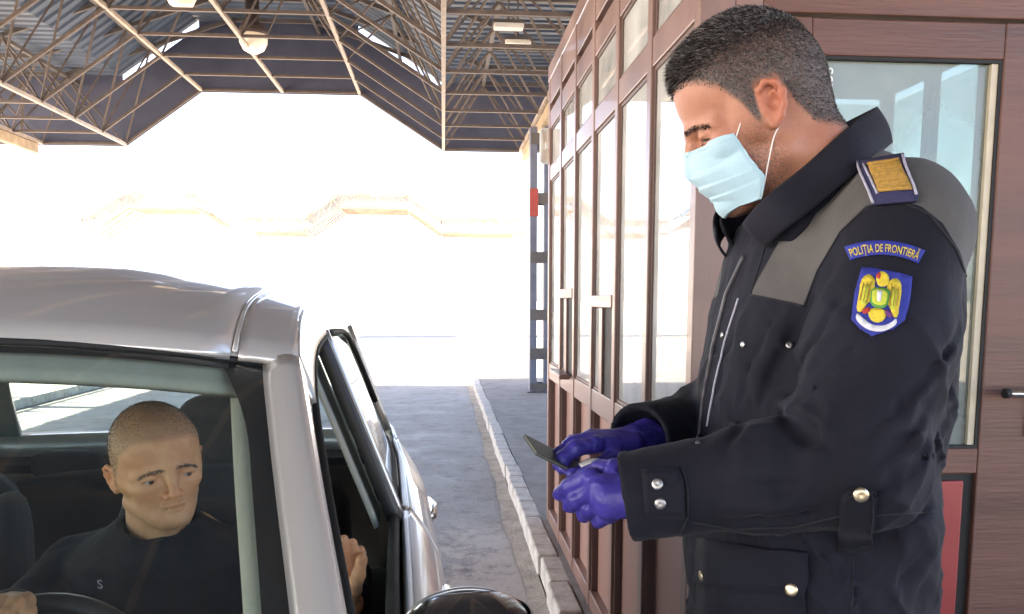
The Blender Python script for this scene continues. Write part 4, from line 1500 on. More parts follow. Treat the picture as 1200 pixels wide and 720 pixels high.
# ------------------------------------------------------------------ the officer
off = thing('person', (.53, 1.09, .12), 'officer in navy and grey uniform jacket, face mask and purple gloves, reading a document', 'person')
hl0 = frame_of((0, 0, 0), R(15), R(26))[2]
HO = np.array(at(902, 122, Y=.99)) - .075 * hl0
HF = frame_of(HO, R(15), R(26))
F = head_field(lid=.0013)
hv, hq, hw_ = head_mesh(F, HF)
at_h = head_attrs(hv)

SL, EL, WL = np.array((.536, .910, 1.572)), np.array((.452, .838, 1.322)), np.array((.222, .900, 1.274))
SR, ER, WR = np.array((.540, 1.275, 1.575)), np.array((.515, 1.330, 1.300)), np.array((.283, 1.115, 1.302))
# body under the clothes (coarse), joined to the head in one mesh
B = Field((.10, .74, .10), (.76, 1.42, 1.70), .012)
B.loft([(1.62, .53, 1.09, .06, .09), (1.55, .535, 1.09, .10, .165), (1.40, .525, 1.09, .12, .165), (1.22, .518, 1.09, .115, .150), (1.02, .52, 1.09, .12, .165), (.92, .525, 1.09, .11, .16)], .03)
for (S_, E_, W_) in ((SL, EL, WL), (SR, ER, WR)):
    B.cone(S_, E_, .052, .043, .03); B.cone(E_, W_ - (W_ - E_) * .08, .040, .022, .02)
for y_ in (1.0, 1.18):
    B.cone((.53, y_, .95), (.525, y_, .57), .085, .058, .03); B.cone((.525, y_, .57), (.54, y_, .17), .055, .04, .02)
    B.cone((.54, y_, .17), (.40, y_ - .01, .15), .04, .035, .02)
bv, bq = B.mesh()
V_ = np.concatenate([hw_, bv]); Q_ = np.concatenate([hq, bq + len(hw_)])
A_ = {k: np.concatenate([a, np.zeros(len(bv))]) for k, a in at_h.items()}
body = mesh_obj('body', V_, Q_, M['skin_officer'], off, True, A_)

# hair: long on top and swept to the front, clipped at the sides with grey
def o_len(p):
    top = np.clip((p[:, 2] - .072) / .04, 0, 1)
    fr = np.clip((p[:, 0] - .03) / .05, 0, 1)
    return .0040 + .0080 * top + .009 * top * fr


def o_dir(p, n):
    fwd = np.array([.75, 0, .15])
    top = np.clip((p[:, 2] - .06) / .05, 0, 1)[:, None]
    down = np.array([-.1, 0, -.7])
    return n * (.50 + .0 * top) + fwd * top + down * (1 - top) * .8


def o_where(c):
    l = np.abs(c[:, 1])
    ear = (l > .0705) & (((c[:, 0] + .004) / .0182) ** 2 + (c[:, 2] / .0295) ** 2 < 1)
    return np.where(ear, 0, np.clip((c[:, 2] - hairline(c[:, 0])) / .012 + .45, 0, 1)) * (1 + 1.2 * np.clip((c[:, 2] - .07) / .03, 0, 1))


sv, sf, stn = hair_strands(hv, hq, HF, 42000, o_len, o_dir, .00034, lambda p: .24 + .46 * np.clip((.085 - p[:, 2]) / .05, 0, 1), 3, o_where)
hair = mesh_obj('hair', sv, sf, M['hair_dark'], off, False, {'tone': stn})
tag(hair, kind='stuff')


def brow_where(c):
    l = np.abs(c[:, 1])
    return (np.clip(1 - np.abs(c[:, 2] - .0245 + 7.5 * (l - .014) ** 2) / .0045, 0, 1) * (l > .010) * (l < .056) * (c[:, 0] > .04)) + 1e-12


bvv, bff, btn = hair_strands(hv, hq, HF, 420, lambda p: np.full(len(p), .0052), lambda p, n: n * .35 + np.stack([-.3 * np.ones(len(p)), np.sign(p[:, 1]) * .9, .15 * np.ones(len(p))], 1), .00045, lambda p: .1 + 0 * p[:, 0], 5, brow_where)
mesh_obj('eyebrows', bvv, bff, M['hair_dark'], off, False, {'tone': btn})


def HP(f, l, u): return Vector(HF[0] + f * HF[1] + l * HF[2] + u * HF[3])


head_bvh = bvh_of(hv, hq)
lid_o = .0022
for s in (-1, 1):
    eb = HP(.0725, s * .033, .003)
    MB().lathe(eb, [(.0118 * math.sin(q), .0118 * math.cos(q)) for q in np.linspace(0, math.pi, 12)], 16, axis=HF[1]).build('eyeball', M['eye_white'], off, smooth=True)
    MB().lathe(eb, [(.0119 * math.sin(q), .0119 * math.cos(q)) for q in np.linspace(0, .62, 6)], 16, axis=tuple(HF[1] - .15 * HF[3])).build('iris', M['iris_brown'], off, smooth=True)
for s in (-1, 1):
    lp_ = []
    for l in np.linspace(.017, .051, 11):
        uu_ = .0030 - lid_o * .2 - 9 * (l - .034) ** 2 - .04 * (l - .034)
        h_ = head_bvh.ray_cast(Vector((.2, s * l, uu_)), Vector((-1, 0, 0)))
        lp_.append(HP(h_[0].x + .0006, s * l, uu_))
    MB().tube(lp_, [.0005, .0009, .0013, .0015, .0016, .0017, .0017, .0017, .0016, .0013, .0008], 6).build('eyelashes', M['lash'], off)

# face mask: pleated sheet from the nose to under the chin, with ear loops
hb = bvh_of(hv, hq)
PRF = [(.1005, .002), (.1105, -.016), (.1135, -.032), (.1095, -.047), (.1040, -.061), (.0965, -.076), (.086, -.089)]
EDG = [(.050, .0595, -.010), (.048, .0620, -.030), (.045, .0640, -.048), (.042, .0640, -.062), (.038, .0625, -.074), (.043, .0585, -.086), (.052, .0530, -.099)]
NV, NU = 72, 40


def mask_pt(a, b):
    s = 2 * a - 1
    x = b * 6
    i = min(int(x), 5); t = x - i
    pc = [PRF[i][k] * (1 - t) + PRF[i + 1][k] * t for k in range(2)]
    pe = [EDG[i][k] * (1 - t) + EDG[i + 1][k] * t for k in range(3)]
    w = abs(s)
    g = w ** 2.3                                           # how far back the sheet has wrapped
    f = pc[0] + (pe[0] - pc[0]) * g
    l = pe[1] * (w ** .82)
    u = pc[1] + (pe[2] - pc[1]) * w ** 1.3
    # three pleats, opened in the middle
    pl = 0
    for c_ in (.28, .50, .72):
        d = b - c_
        pl += (.0042 * (1 / (1 + math.exp(-d / .006))) * math.exp(-max(d, 0) / .09) - .0012 * math.exp(-(d / .05) ** 2)) * (1 - .6 * w)
    f += pl
    # keep it a little off the face
    p = Vector((f, math.copysign(l, s) if s else 0, u))
    hit = hb.find_nearest(p)
    if hit[0] is not None:
        dd = (p - hit[0]).dot(hit[1])
        if dd < .0028: p = p + hit[1] * (.0028 - dd)
    return HP(*p)


mk = MB().grid(mask_pt, NU, NV, flip=True).build('face_mask', M['mask_blue'], off, smooth=True, solid=.0007, solid_off=0)
MB().tube([mask_pt(a, .035) for a in np.linspace(.02, .98, 30)], .0011, 6).build('nose_wire', M['mask_blue'], mk, smooth=True)
MB().tube([mask_pt(a, .985) for a in np.linspace(.02, .98, 30)], .0009, 6).build('hem', M['mask_blue'], mk, smooth=True)
for s in (-1, 1):
    ed = [mask_pt(1 if s > 0 else 0, b) for b in np.linspace(0, 1, 14)]
    MB().tube(ed, .0009, 6).build('hem', M['mask_blue'], mk, smooth=True)
    top_, bot_ = mask_pt(1 if s > 0 else 0, .04), mask_pt(1 if s > 0 else 0, .90)
    P1 = [top_, HP(.028, s * .0725, .008), HP(.013, s * .0735, .019), HP(.004, s * .0735, .0245), HP(-.006, s * .0705, .0255)]
    P2 = [HP(-.006, s * .0705, .0255), HP(-.015, s * .068, .016), HP(-.016, s * .067, .0), HP(-.011, s * .067, -.015), HP(-.002, s * .0685, -.027), HP(.014, s * .0695, -.042), bot_]

    def smooth_path(P, n=5):
        out = []
        for i in range(len(P) - 1):
            p0, p1, p2, p3 = P[max(i - 1, 0)], P[i], P[i + 1], P[min(i + 2, len(P) - 1)]
            for k in range(n):
                t = k / n
                out.append(.5 * ((2 * p1) + (p2 - p0) * t + (2 * p0 - 5 * p1 + 4 * p2 - p3) * t * t + (3 * p1 - p0 - 3 * p2 + p3) * t ** 3))
        return out + [P[-1]]
    MB().tube(smooth_path(P1 + P2[1:]), .0009, 6).build('ear_loop', M['mask_loop'], mk, smooth=True)

# ---- jacket
J = Field((.17, .72, .80), (.74, 1.46, 1.70), .0038)
J.loft([(1.640, .535, 1.09, .075, .100), (1.605, .540, 1.09, .112, .165), (1.56, .538, 1.09, .128, .190), (1.50, .534, 1.09, .137, .198), (1.37, .522, 1.09, .147, .196),
        (1.247, .512, 1.09, .147, .188), (1.19, .509, 1.09, .146, .186), (1.145, .509, 1.09, .151, .196), (1.042, .516, 1.09, .146, .205), (.90, .522, 1.09, .150, .205), (.84, .522, 1.09, .150, .205)], .02)
for (S_, E_, W_, s) in ((SL, EL, WL, -1), (SR, ER, WR, 1)):
    J.cone((.552, 1.09 + s * .06, 1.640), S_ + np.array((.006, -s * .03, .034)), .054, .056, .040)
    J.cone(S_, .5 * (S_ + E_), .067, .073, .035)
    J.cone(.5 * (S_ + E_), E_, .076, .069, .03)
    J.ell(S_ + np.array((.0, 0, .015)), (.064, .062, .066), .035)
    d = (W_ - E_) / np.linalg.norm(W_ - E_)
    J.cone(E_, E_ + (W_ - E_) * .45, .069, .058, .03)
    J.cone(E_ + (W_ - E_) * .45, W_ + d * .03, .057, .046, .02)
    # cuff: a slightly wider sleeve band
    J.cone(E_ + (W_ - E_) * .73, W_ + d * .03, .0535, .0515, .004)
# back of the shoulder, belly of cloth hanging over the waist
J.ell((.575, 1.03, 1.50), (.066, .10, .11), .05)
J.ell((.445, 1.02, 1.255), (.07, .09, .035), .05)
J.ell((.560, .97, 1.22), (.06, .07, .05), .05)


def crease(pts, r, k=.014, mode='sub', dy=0.0):
    J.chain([np.array(p) for p in pts], r if isinstance(r, list) else [r] * len(pts), k, mode)


_v, _q = J.mesh()
_jb = bvh_of(_v, _q)


def on_jacket(u, v, bvh=None):
    """the point of the jacket that the sight line meets"""
    d = Vector(ray(u, v)).normalized()
    h = (bvh or _jb).ray_cast(Vector(_c), d)
    return h


def crease_px(pts, r, depth=0.0, k=.012, mode='sub'):
    P, prev = [], None
    for (u, v) in pts:
        h = on_jacket(u, v)
        if h[0] is None: continue
        P.append(np.array(h[0] + h[1] * depth))
    if len(P) > 1:
        rr = r if isinstance(r, list) else [r] * len(P)
        J.chain(P, rr[:len(P)], k, mode)


# folds read off the picture: grooves (sub) and the ridges beside them (add)
G = [([(948, 352), (930, 395), (905, 440), (893, 470)], [.007, .011, .011, .006]),
     ([(905, 478), (925, 492), (948, 510), (968, 522)], [.004, .012, .014, .006]),
     ([(880, 470), (868, 500), (850, 525)], [.004, .007, .005]),
     ([(1125, 385), (1095, 430), (1055, 475), (1010, 515)], [.003, .006, .007, .003]),
     ([(1122, 440), (1090, 480), (1055, 520), (1020, 550)], [.003, .006, .007, .004]),
     ([(1108, 500), (1080, 540), (1045, 575)], [.003, .006, .004]),
     ([(985, 350), (955, 400), (935, 440)], [.003, .005, .003]),
     ([(840, 612), (890, 612), (940, 603), (985, 585)], [.004, .008, .007, .003]),
     ([(1000, 410), (960, 455), (930, 470)], [.003, .006, .003]),
     ([(960, 560), (915, 572), (870, 572)], [.003, .006, .003]),
     ([(1010, 585), (1050, 560), (1085, 520)], [.004, .008, .004]),
     ([(870, 380), (850, 420), (838, 470)], [.003, .006, .004]),
     ([(905, 380), (880, 430), (868, 470)], [.003, .005, .003]),
     ([(1030, 640), (1065, 610), (1090, 590)], [.003, .006, .004]),
     ([(960, 650), (1000, 690), (1010, 720)], [.003, .005, .003]),
     ([(1045, 690), (1080, 650)], [.003, .005]),
     ([(830, 690), (850, 720)], [.003, .006])]
RG = [([(925, 360), (905, 410), (885, 450)], [.003, .007, .003], -.003),
      ([(915, 470), (940, 485), (975, 508)], [.003, .008, .003], -.004),
      ([(1120, 410), (1080, 455), (1035, 495)], [.003, .006, .003], -.003),
      ([(1112, 470), (1070, 512), (1030, 535)], [.003, .006, .003], -.003),
      ([(850, 597), (900, 596), (960, 588)], [.003, .007, .003], -.003),
      ([(855, 500), (880, 505), (905, 500)], [.003, .006, .003], -.002),
      ([(985, 385), (950, 430)], [.004, .004], -.002)]
for pts, r, dep in RG: crease_px(pts, r, dep, .010, 'add')
for pts, r in G: crease_px(pts, [q * .85 for q in r], .0015, .009, 'sub')
# sleeve ends: cut flat, slightly hollow
for (E_, W_) in ((EL, WL), (ER, WR)):
    d = (W_ - E_) / np.linalg.norm(W_ - E_)
    J.plane_cut(W_ + d * .012, d, W_ - .09, W_ + .09)
    J.cone(W_ + d * .0, W_ + d * .04, .043, .045, .003, 'sub')
J.plane_cut((.5, 1, .845), (0, 0, -1))
# opening at the neck
J.cone((.515, 1.085, 1.66), (.47, 1.08, 1.74), .062, .10, .01, 'sub')
_cm = lambda P: np.clip((P[:, 0] - .325) / .06, .12, 1)
J.noise(.0035, 16, 11, (1, 1, .55), mask=_cm)
_rz = [[.8, 0, .6], [0, 1, 0], [-.6, 0, .8]]
J.noise(.0052, 17, 14, (1.5, .7, .42), rot=_rz, ridge=True, mask=lambda P: np.clip((1.56 - P[:, 2]) / .12, 0, 1) * _cm(P))
J.noise(.0030, 34, 15, (1.3, .8, .45), rot=[[.86, 0, -.5], [0, 1, 0], [.5, 0, .86]], ridge=True, mask=lambda P: np.clip((1.50 - P[:, 2]) / .15, 0, 1) * _cm(P))
J.noise(.0010, 60, 12, (1, 1, .6))
jv, jq = J.mesh()
jv = relax(jv, jq, 1, .25)


YOKE = [(925, 262), (878, 346), (941, 358), (956, 322), (978, 282), (1000, 256), (1022, 240), (1050, 233), (1080, 242), (1105, 262), (1125, 295), (1136, 330), (1141, 352), (1175, 352), (1175, 120), (1000, 120), (925, 200)]


def jacket_yoke(v):
    """signed distance (m) to the outline of the grey shoulder panel; both shoulders alike"""
    w = v.copy()
    far = w[:, 1] > 1.09
    w[far, 1] = 2.18 - w[far, 1]
    q = w - _c
    z = q @ _fw
    u, t = PPX + FOC * (q @ _rt) / z, PPY - FOC * (q @ _up) / z
    P = np.array(YOKE, float)
    d = np.full(len(v), 1e9); ins = np.zeros(len(v), bool)
    for a, b in zip(P, np.roll(P, -1, 0)):
        e = b - a
        k = np.clip(((u - a[0]) * e[0] + (t - a[1]) * e[1]) / (e @ e), 0, 1)
        d = np.minimum(d, np.hypot(u - a[0] - k * e[0], t - a[1] - k * e[1]))
        cr_ = (a[1] > t) != (b[1] > t)
        xx = a[0] + (t - a[1]) / (b[1] - a[1] if b[1] != a[1] else 1) * (b[0] - a[0])
        ins ^= cr_ & (u < xx)
    return np.where(ins, d, -d) / FOC


jacket = mesh_obj('jacket', jv, jq, M['jacket_cloth'], off, True, {'yoke': jacket_yoke(jv)})
jb = bvh_of(jv, jq)


def jhit(u, v, o=0.0):
    h = jb.ray_cast(Vector(_c), Vector(ray(u, v)).normalized())
    if h[0] is None: return None
    return h[0] + h[1] * o


def drape(name, poly, mat, parent, o=.0025, n=12, thick=.0016, soft=True):
    """a flat cloth piece (outline measured on the picture) laid on the jacket surface"""
    us = [p[0] for p in poly]; vs_ = [p[1] for p in poly]
    # quads of a fine lattice inside the outline plus the outline itself, via tessellation of clipped cells
    m = 28
    bm = bmesh.new()
    vv = [bm.verts.new((p[0], p[1], 0)) for p in poly]
    f_ = bm.faces.new(vv)
    u0, u1, v0, v1 = min(us), max(us), min(vs_), max(vs_)
    step = max(u1 - u0, v1 - v0) / n
    k = u0 + step
    while k < u1 - .01:
        bmesh.ops.bisect_plane(bm, geom=bm.verts[:] + bm.edges[:] + bm.faces[:], plane_co=(k, 0, 0), plane_no=(1, 0, 0)); k += step
    k = v0 + step
    while k < v1 - .01:
        bmesh.ops.bisect_plane(bm, geom=bm.verts[:] + bm.edges[:] + bm.faces[:], plane_co=(0, k, 0), plane_no=(0, 1, 0)); k += step
    bmesh.ops.triangulate(bm, faces=bm.faces[:])
    V2, ok = [], True
    bm.verts.index_update()
    for w in bm.verts:
        p = jhit(w.co.x, w.co.y, o)
        V2.append(p)
    good = [p for p in V2 if p is not None]
    mean = sum(good, Vector()) / len(good)
    V2 = [p if p is not None else mean for p in V2]
    fs = [[w.index for w in q.verts] for q in bm.faces]
    bm.free()
    ob = mesh_obj(name, V2, fs, mat, parent, soft)
    md = ob.modifiers.new('s', 'SOLIDIFY'); md.thickness = thick; md.offset = 0
    return ob


def seam(name, pts, r, mat, parent, o=.0005, n=8, closed=False):
    P = []
    for i in range(len(pts) - 1):
        for k in range(n):
            t = k / n
            h = jhit(pts[i][0] * (1 - t) + pts[i + 1][0] * t, pts[i][1] * (1 - t) + pts[i + 1][1] * t, o)
            if h: P.append(h)
    h = jhit(*pts[-1], o)
    if h: P.append(h)
    return MB().tube(P, r, 6).build(name, mat, parent, smooth=True)


def rounded(P, it=1):
    for _ in range(it):
        Q = []
        for a, b in zip(P, P[1:] + P[:1]):
            Q += [(a[0] * .75 + b[0] * .25, a[1] * .75 + b[1] * .25), (a[0] * .25 + b[0] * .75, a[1] * .25 + b[1] * .75)]
        P = Q
    return P


def snap(u, v, mat, parent, r=.0062, o=.0015):
    h = jb.ray_cast(Vector(_c), Vector(ray(u, v)).normalized())
    MB().lathe(h[0] + h[1] * o, [(r * 1.15, -.002), (r * 1.15, .0006), (r, .0016), (r * .45, .0019), (0, .0014)], 16, axis=h[1]).build('snap', mat, parent, smooth=True)


# collar: the turned-down leaf and the stand inside it
CT = [at(872, 262, Y=1.04), at(902, 231, Y=.992), at(945, 193, Y=.985), at(989, 155, Y=.995), at(1026, 128, Y=1.07)]
CBt = [at(898, 292, Y=1.02), at(924, 267, Y=.968), at(966, 233, Y=.955), at(1010, 199, Y=.96), at(1044, 168, Y=1.05)]
YM = 1.09


def crv(P, t):
    x = t * (len(P) - 1); i = min(int(x), len(P) - 2); k = x - i
    p0, p1, p2, p3 = P[max(i - 1, 0)], P[i], P[i + 1], P[min(i + 2, len(P) - 1)]
    return .5 * ((2 * p1) + (p2 - p0) * k + (2 * p0 - 5 * p1 + 4 * p2 - p3) * k * k + (3 * p1 - p0 - 3 * p2 + p3) * k ** 3)


def collar_curve(P, a):
    """0..1 once around from the near front over the back to the far front"""
    if a <= .5: return crv(P, a * 2)
    p = crv(P, (1 - a) * 2)
    return Vector((p.x, 2 * YM - p.y - .02 * (1 - a), p.z))


def collar_fn(a, b):
    t_, b_ = collar_curve(CT, a), collar_curve(CBt, a)
    p = t_.lerp(b_, b)
    cx = Vector((.50, YM, p.z))
    n = (p - cx); n.z = 0; n.normalize()
    return p + n * (.004 * math.sin(b * math.pi) + .001 * math.sin(a * 21)) + Vector((0, 0, .002 * math.sin(a * 17 + b)))


MB().grid(collar_fn, 48, 10).build('collar', M['navy_cloth'], jacket, smooth=True, solid=.0035, solid_off=-1)


def stand_fn(a, b):
    t_, b_ = collar_curve(CT, a), collar_curve(CBt, a)
    p = t_.lerp(b_, b * 1.25)
    c0 = Vector((.50, YM, p.z))
    n = (c0 - p); n.z = 0
    return p + n.normalized() * (.006 + .012 * b) + Vector((0, 0, -.003))


MB().grid(stand_fn, 48, 6, flip=True).build('collar_stand', M['navy_cloth'], jacket, smooth=True, solid=.004)

# front edge: storm flap, zip and the pink-grey piping of the opening
seam('zip_line', [(873, 300), (852, 345), (838, 400), (826, 460), (818, 520)], .0035, M['zip_dark'], jacket, .001)
seam('piping', [(866, 350), (850, 400), (838, 450), (829, 500)], .0016, M['braid_silver'], jacket, .001)
seam('front_seam', [(897, 290), (880, 345)], .0012, M['seam_thread'], jacket)
seam('yoke_seam', [(880, 346), (910, 352), (942, 359)], .0016, M['seam_thread'], jacket, .0004)
for (u_, v_) in ((848, 393), (872, 404), (925, 405)): snap(u_, v_, M['snap_steel'], jacket, .0040)

# sleeve patch: shield with the arms, lettered arc above it
def shield(k, cx=1030.5, cy=354):
    P = [(1011, 315), (1030, 317), (1050, 321), (1068, 326), (1065, 352), (1060, 376), (1046, 387), (1022, 395), (1008, 387), (998, 376), (1003, 345)]
    return [(cx + (p[0] - cx) * k, cy + (p[1] - cy) * k) for p in P]


pt = drape('sleeve_patch', shield(1.0), M['patch_blue'], jacket, .0026, 10)
def rot(P, cx, cy, s=1.0, a=R(8)):
    return [(cx + s * (x * math.cos(a) - y * math.sin(a)), cy + s * (x * math.sin(a) + y * math.cos(a))) for x, y in P]
# eagle: two wings, body and head, claws; shield on the breast; ribbon below
ECX, ECY = 1031, 350
wing = [(-6, -15), (-13, -24), (-19, -22), (-23, -14), (-23, 4), (-24, 20), (-18, 22), (-13, 10), (-8, 6)]
drape('emblem_wing', rounded(rot(wing, ECX, ECY)), M['patch_yellow'], pt, .0042, 6, .001)
drape('emblem_wing', rounded(rot([(-x, y) for x, y in wing][::-1], ECX, ECY)), M['patch_yellow'], pt, .0042, 6, .001)
for s in (-1, 1):
    drape('emblem_feather', rot([(s * 12, -12), (s * 19, -10), (s * 19, 12), (s * 14, 12)][::s], ECX, ECY), M['patch_yellowgreen'], pt, .0047, 4, .0008)
for s in (-1, 1):
    for k in range(3):
        q0, q1 = rot([(s * (11 + 4 * k), -16 + 2 * k), (s * (13 + 4 * k), 10 - 1 * k)], ECX, ECY)
        Ps = [jhit(q0[0] + (q1[0] - q0[0]) * q, q0[1] + (q1[1] - q0[1]) * q, .0053) for q in np.linspace(0, 1, 6)]
        MB().tube([q for q in Ps if q], .0005, 5).build('emblem_stitch', M['braid_gold'], pt)
drape('emblem_head', rounded(rot([(-6, -16), (-7, -22), (-3, -29), (3, -29), (8, -24), (8, -15), (4, -11), (-3, -11)], ECX, ECY)), M['patch_yellow'], pt, .0046, 5, .001)
drape('emblem_beak', rounded(rot([(-8, -21), (-4, -28), (-1, -25), (-3, -18)], ECX, ECY)), M['patch_red'], pt, .0053, 3, .0008)
drape('emblem_tail', rounded(rot([(-8, 14), (8, 14), (11, 22), (5, 30), (-5, 30), (-11, 22)], ECX, ECY)), M['patch_yellow'], pt, .0044, 5, .001)
drape('emblem_shield', rounded(rot([(-10, -9), (11, -9), (11, 8), (6, 14), (-5, 14), (-10, 8)], ECX, ECY)), M['patch_green'], pt, .0056, 5, .0008)
drape('emblem_shield_field', rounded(rot([(-8, -7), (9, -7), (9, 7), (5, 11), (-4, 11), (-8, 7)], ECX, ECY)), M['patch_yellowgreen'], pt, .0062, 5, .0006)
drape('emblem_shield_charge', rot([(-3, -5), (3, -5), (2, 7), (-2, 7)], ECX, ECY), M['patch_white'], pt, .0068, 3, .0006)
for s in (-1, 1):
    drape('emblem_claw', rounded(rot([(s * 9, 13), (s * 18, 19), (s * 15, 24), (s * 8, 19)][::s], ECX, ECY)), M['patch_red' if s < 0 else 'patch_purple'], pt, .0050, 3, .0008)
drape('emblem_ribbon', rounded(rot([(-23, 23), (-17, 27), (-8, 33), (0, 34), (9, 33), (17, 28), (22, 22), (23, 29), (17, 35), (8, 40), (0, 41), (-9, 40), (-18, 36), (-24, 30)], ECX, ECY)), M['patch_white'], pt, .0050, 8, .0008)
# arc with POLITIA DE FRONTIERA
AC = (1032, 395); RA = 103


def arc_px(a, r): return (AC[0] + r * math.sin(a), AC[1] - r * math.cos(a))


ang = np.linspace(R(-21), R(27), 14)
arc_poly = [arc_px(a, RA + 9) for a in ang] + [arc_px(a, RA - 8) for a in ang[::-1]]
tab = drape('sleeve_title', arc_poly, M['patch_blue'], jacket, .0026, 12)
tv, tf = text_mesh('POLI\u021aIA DE FRONTIER\u0102', 1.0, 'LEFT')
tx = np.array(tv)
w_ = tx[:, 0].max() - tx[:, 0].min()
tl = []
for p in tx:
    a = R(-19) + (p[0] - tx[:, 0].min()) / w_ * R(44)
    q = arc_px(a, RA - 5.5 + p[1] * 14.0)
    h = jhit(q[0], q[1], .0044)
    tl.append(h if h else Vector((0, 0, 0)))
mesh_obj('title_lettering', tl, tf, M['patch_yellow'], tab).modifiers.new('s', 'SOLIDIFY').thickness = .0006

# epaulette on the near shoulder
ep = drape('epaulette', [(1008, 196), (1058, 188), (1075, 234), (1073, 239), (1026, 243)], M['epaulet_navy'], jacket, .006, 8, .006)
drape('gold_braid', [(1021, 200), (1054, 195), (1068, 228), (1032, 231)], M['braid_gold'], ep, .0105, 6, .002)
for k in range(5):
    t = (k + .3) / 5
    a = (1021 + 11 * t, 200 + 31 * t); b = (1054 + 14 * t, 195 + 33 * t)
    Ps = [jhit(a[0] + (b[0] - a[0]) * q, a[1] + (b[1] - a[1]) * q, .0118) for q in np.linspace(.02, .98, 7)]
    MB().tube([p for p in Ps if p], .0016, 6).build('braid_cord', M['braid_gold'], ep, smooth=True)
for (a, b) in (((1009, 197), (1027, 242)), ((1017, 200), (1031, 232)), ((1057, 190), (1072, 233))):
    Ps = [jhit(a[0] + (b[0] - a[0]) * q, a[1] + (b[1] - a[1]) * q, .0095) for q in np.linspace(0, 1, 8)]
    MB().tube([p for p in Ps if p], .0016, 6).build('silver_edge', M['braid_silver'], ep, smooth=True)

# waist tab, hip pocket with flap, snaps, seams
drape('waist_tab', [(985, 585), (988, 576), (1000, 570), (1014, 570), (1025, 576), (1028, 585), (1020, 645), (981, 647)], M['navy_cloth'], jacket, .005, 6, .004)
seam('tab_stitch', [(990, 585), (1000, 576), (1016, 576), (1024, 587), (1017, 640), (985, 641)], .0007, M['seam_thread'], jacket, .0075)
snap(1007, 578, M['snap_brass'], jacket, .0068, .008)
drape('pocket_flap', [(822, 631), (880, 640), (948, 646), (945, 700), (880, 690), (818, 681)], M['navy_cloth'], jacket, .005, 8, .005)
drape('pocket', [(820, 682), (945, 700), (944, 760), (815, 752)], M['navy_cloth'], jacket, .003, 8, .004)
snap(828, 674, M['snap_brass'], jacket, .0060, .008); snap(929, 690, M['snap_brass'], jacket, .0068, .008)
seam('waist_seam', [(812, 612), (860, 620), (930, 618), (980, 606), (1040, 603), (1095, 600)], .0012, M['seam_thread'], jacket, .0004)
seam('side_seam', [(1000, 650), (999, 690), (998, 730)], .0012, M['seam_thread'], jacket, .0004)
seam('armhole_seam', [(942, 360), (958, 318), (985, 272), (1015, 243), (1050, 233), (1090, 252), (1120, 292), (1136, 335)], .0014, M['seam_thread'], jacket, .0002)
seam('cuff_seam', [(800, 548), (806, 575), (806, 605), (797, 628)], .0014, M['seam_thread'], jacket, .0004)
drape('cuff_strap', [(752, 552), (795, 549), (801, 562), (803, 606), (756, 606)], M['navy_cloth'], jacket, .003, 6, .003)
snap(771, 568, M['snap_steel'], jacket, .0056, .005); snap(774, 589, M['snap_steel'], jacket, .0056, .005)

# trousers and boots
Tn = Field((.30, .86, .14), (.72, 1.33, .92), .009)
Tn.loft([(.91, .525, 1.09, .125, .175), (.80, .53, 1.09, .13, .18), (.74, .53, 1.09, .11, .17)], .03)
for y_ in (1.0, 1.18):
    Tn.cone((.53, y_, .85), (.52, y_, .55), .10, .078, .03); Tn.cone((.52, y_, .55), (.54, y_, .20), .076, .066, .03)
Tn.noise(.004, 14, 5, (1, 1, .5))
tvv, tqq = Tn.mesh()
mesh_obj('trousers', tvv, tqq, M['navy_trousers'], off, True)
for y_ in (1.0, 1.18):
    Bt = Field((.30, y_ - .08, .115), (.64, y_ + .08, .32), .006)
    Bt.cone((.55, y_, .30), (.55, y_, .18), .052, .05, .02); Bt.cone((.55, y_, .165), (.38, y_ - .01, .158), .046, .038, .03)
    Bt.plane_cut((0, 0, .121), (0, 0, -1)); Bt.plane_cut((0, 0, .29), (0, 0, 1))
    a_, b_ = Bt.mesh()
    mesh_obj('boot', a_, b_, M['leather_black'], off, True)


# ---- gloves
def hand(name, mat, parent, wrist, palm, fingers, thumb, h=.0017, cuff=None, radius=1.0, fk=.0045):
    allp = [wrist] + palm + [p for f in fingers for p in f] + thumb + ([cuff] if cuff is not None else [])
    A = np.array([list(p) for p in allp])
    H = Field(A.min(0) - .03, A.max(0) + .03, h)
    m0 = .5 * (np.array(fingers[0][0]) + np.array(fingers[3][0]))     # back of the hand: a flat rounded plate
    e1_ = m0 - wrist; ln = np.linalg.norm(e1_); e1_ = e1_ / ln
    e2_ = np.array(fingers[3][0]) - np.array(fingers[0][0]); wd = np.linalg.norm(e2_)
    e2_ = e2_ - e1_ * (e2_ @ e1_); e2_ /= np.linalg.norm(e2_)
    e3_ = np.cross(e1_, e2_)
    H.rbox(wrist + e1_ * ln * .56, (ln * .52, wd * .5 + .004 * radius, .0125 * radius), .011 * radius, .008, rot=np.stack([e1_, e2_, e3_], 1))
    for f in fingers:                                         # tendons towards each finger
        H.cone(wrist + (np.array(f[0]) - wrist) * .3, f[0], .0115 * radius, .0112 * radius, .006)
    for p in palm: H.cone(wrist, p, .019 * radius, .016 * radius, .012)
    for i, f in enumerate(fingers):
        w = (.0098, .0100, .0095, .0085)[i] * radius
        rr = [w * 1.16] + [w * k for k in np.linspace(1.03, .82, len(f) - 1)]
        H.chain(f, rr, fk)
    H.chain([wrist] + thumb, [.016 * radius] + [r_ * radius for r_ in np.linspace(.0132, .0090, len(thumb))], .005)
    if cuff is not None:
        H.cone(wrist, cuff, .0225 * radius, .028 * radius, .010)
    H.noise(.0007, 60, 21)
    H.noise(.0016, 85, 23, (.5, 1.4, 1.0), ridge=True)
    v, q = H.mesh()
    v = relax(v, q, 1, .3)
    return mesh_obj(name, v, q, mat, parent, True)


def A(u, v, Y): return np.array(at(u, v, Y=Y))


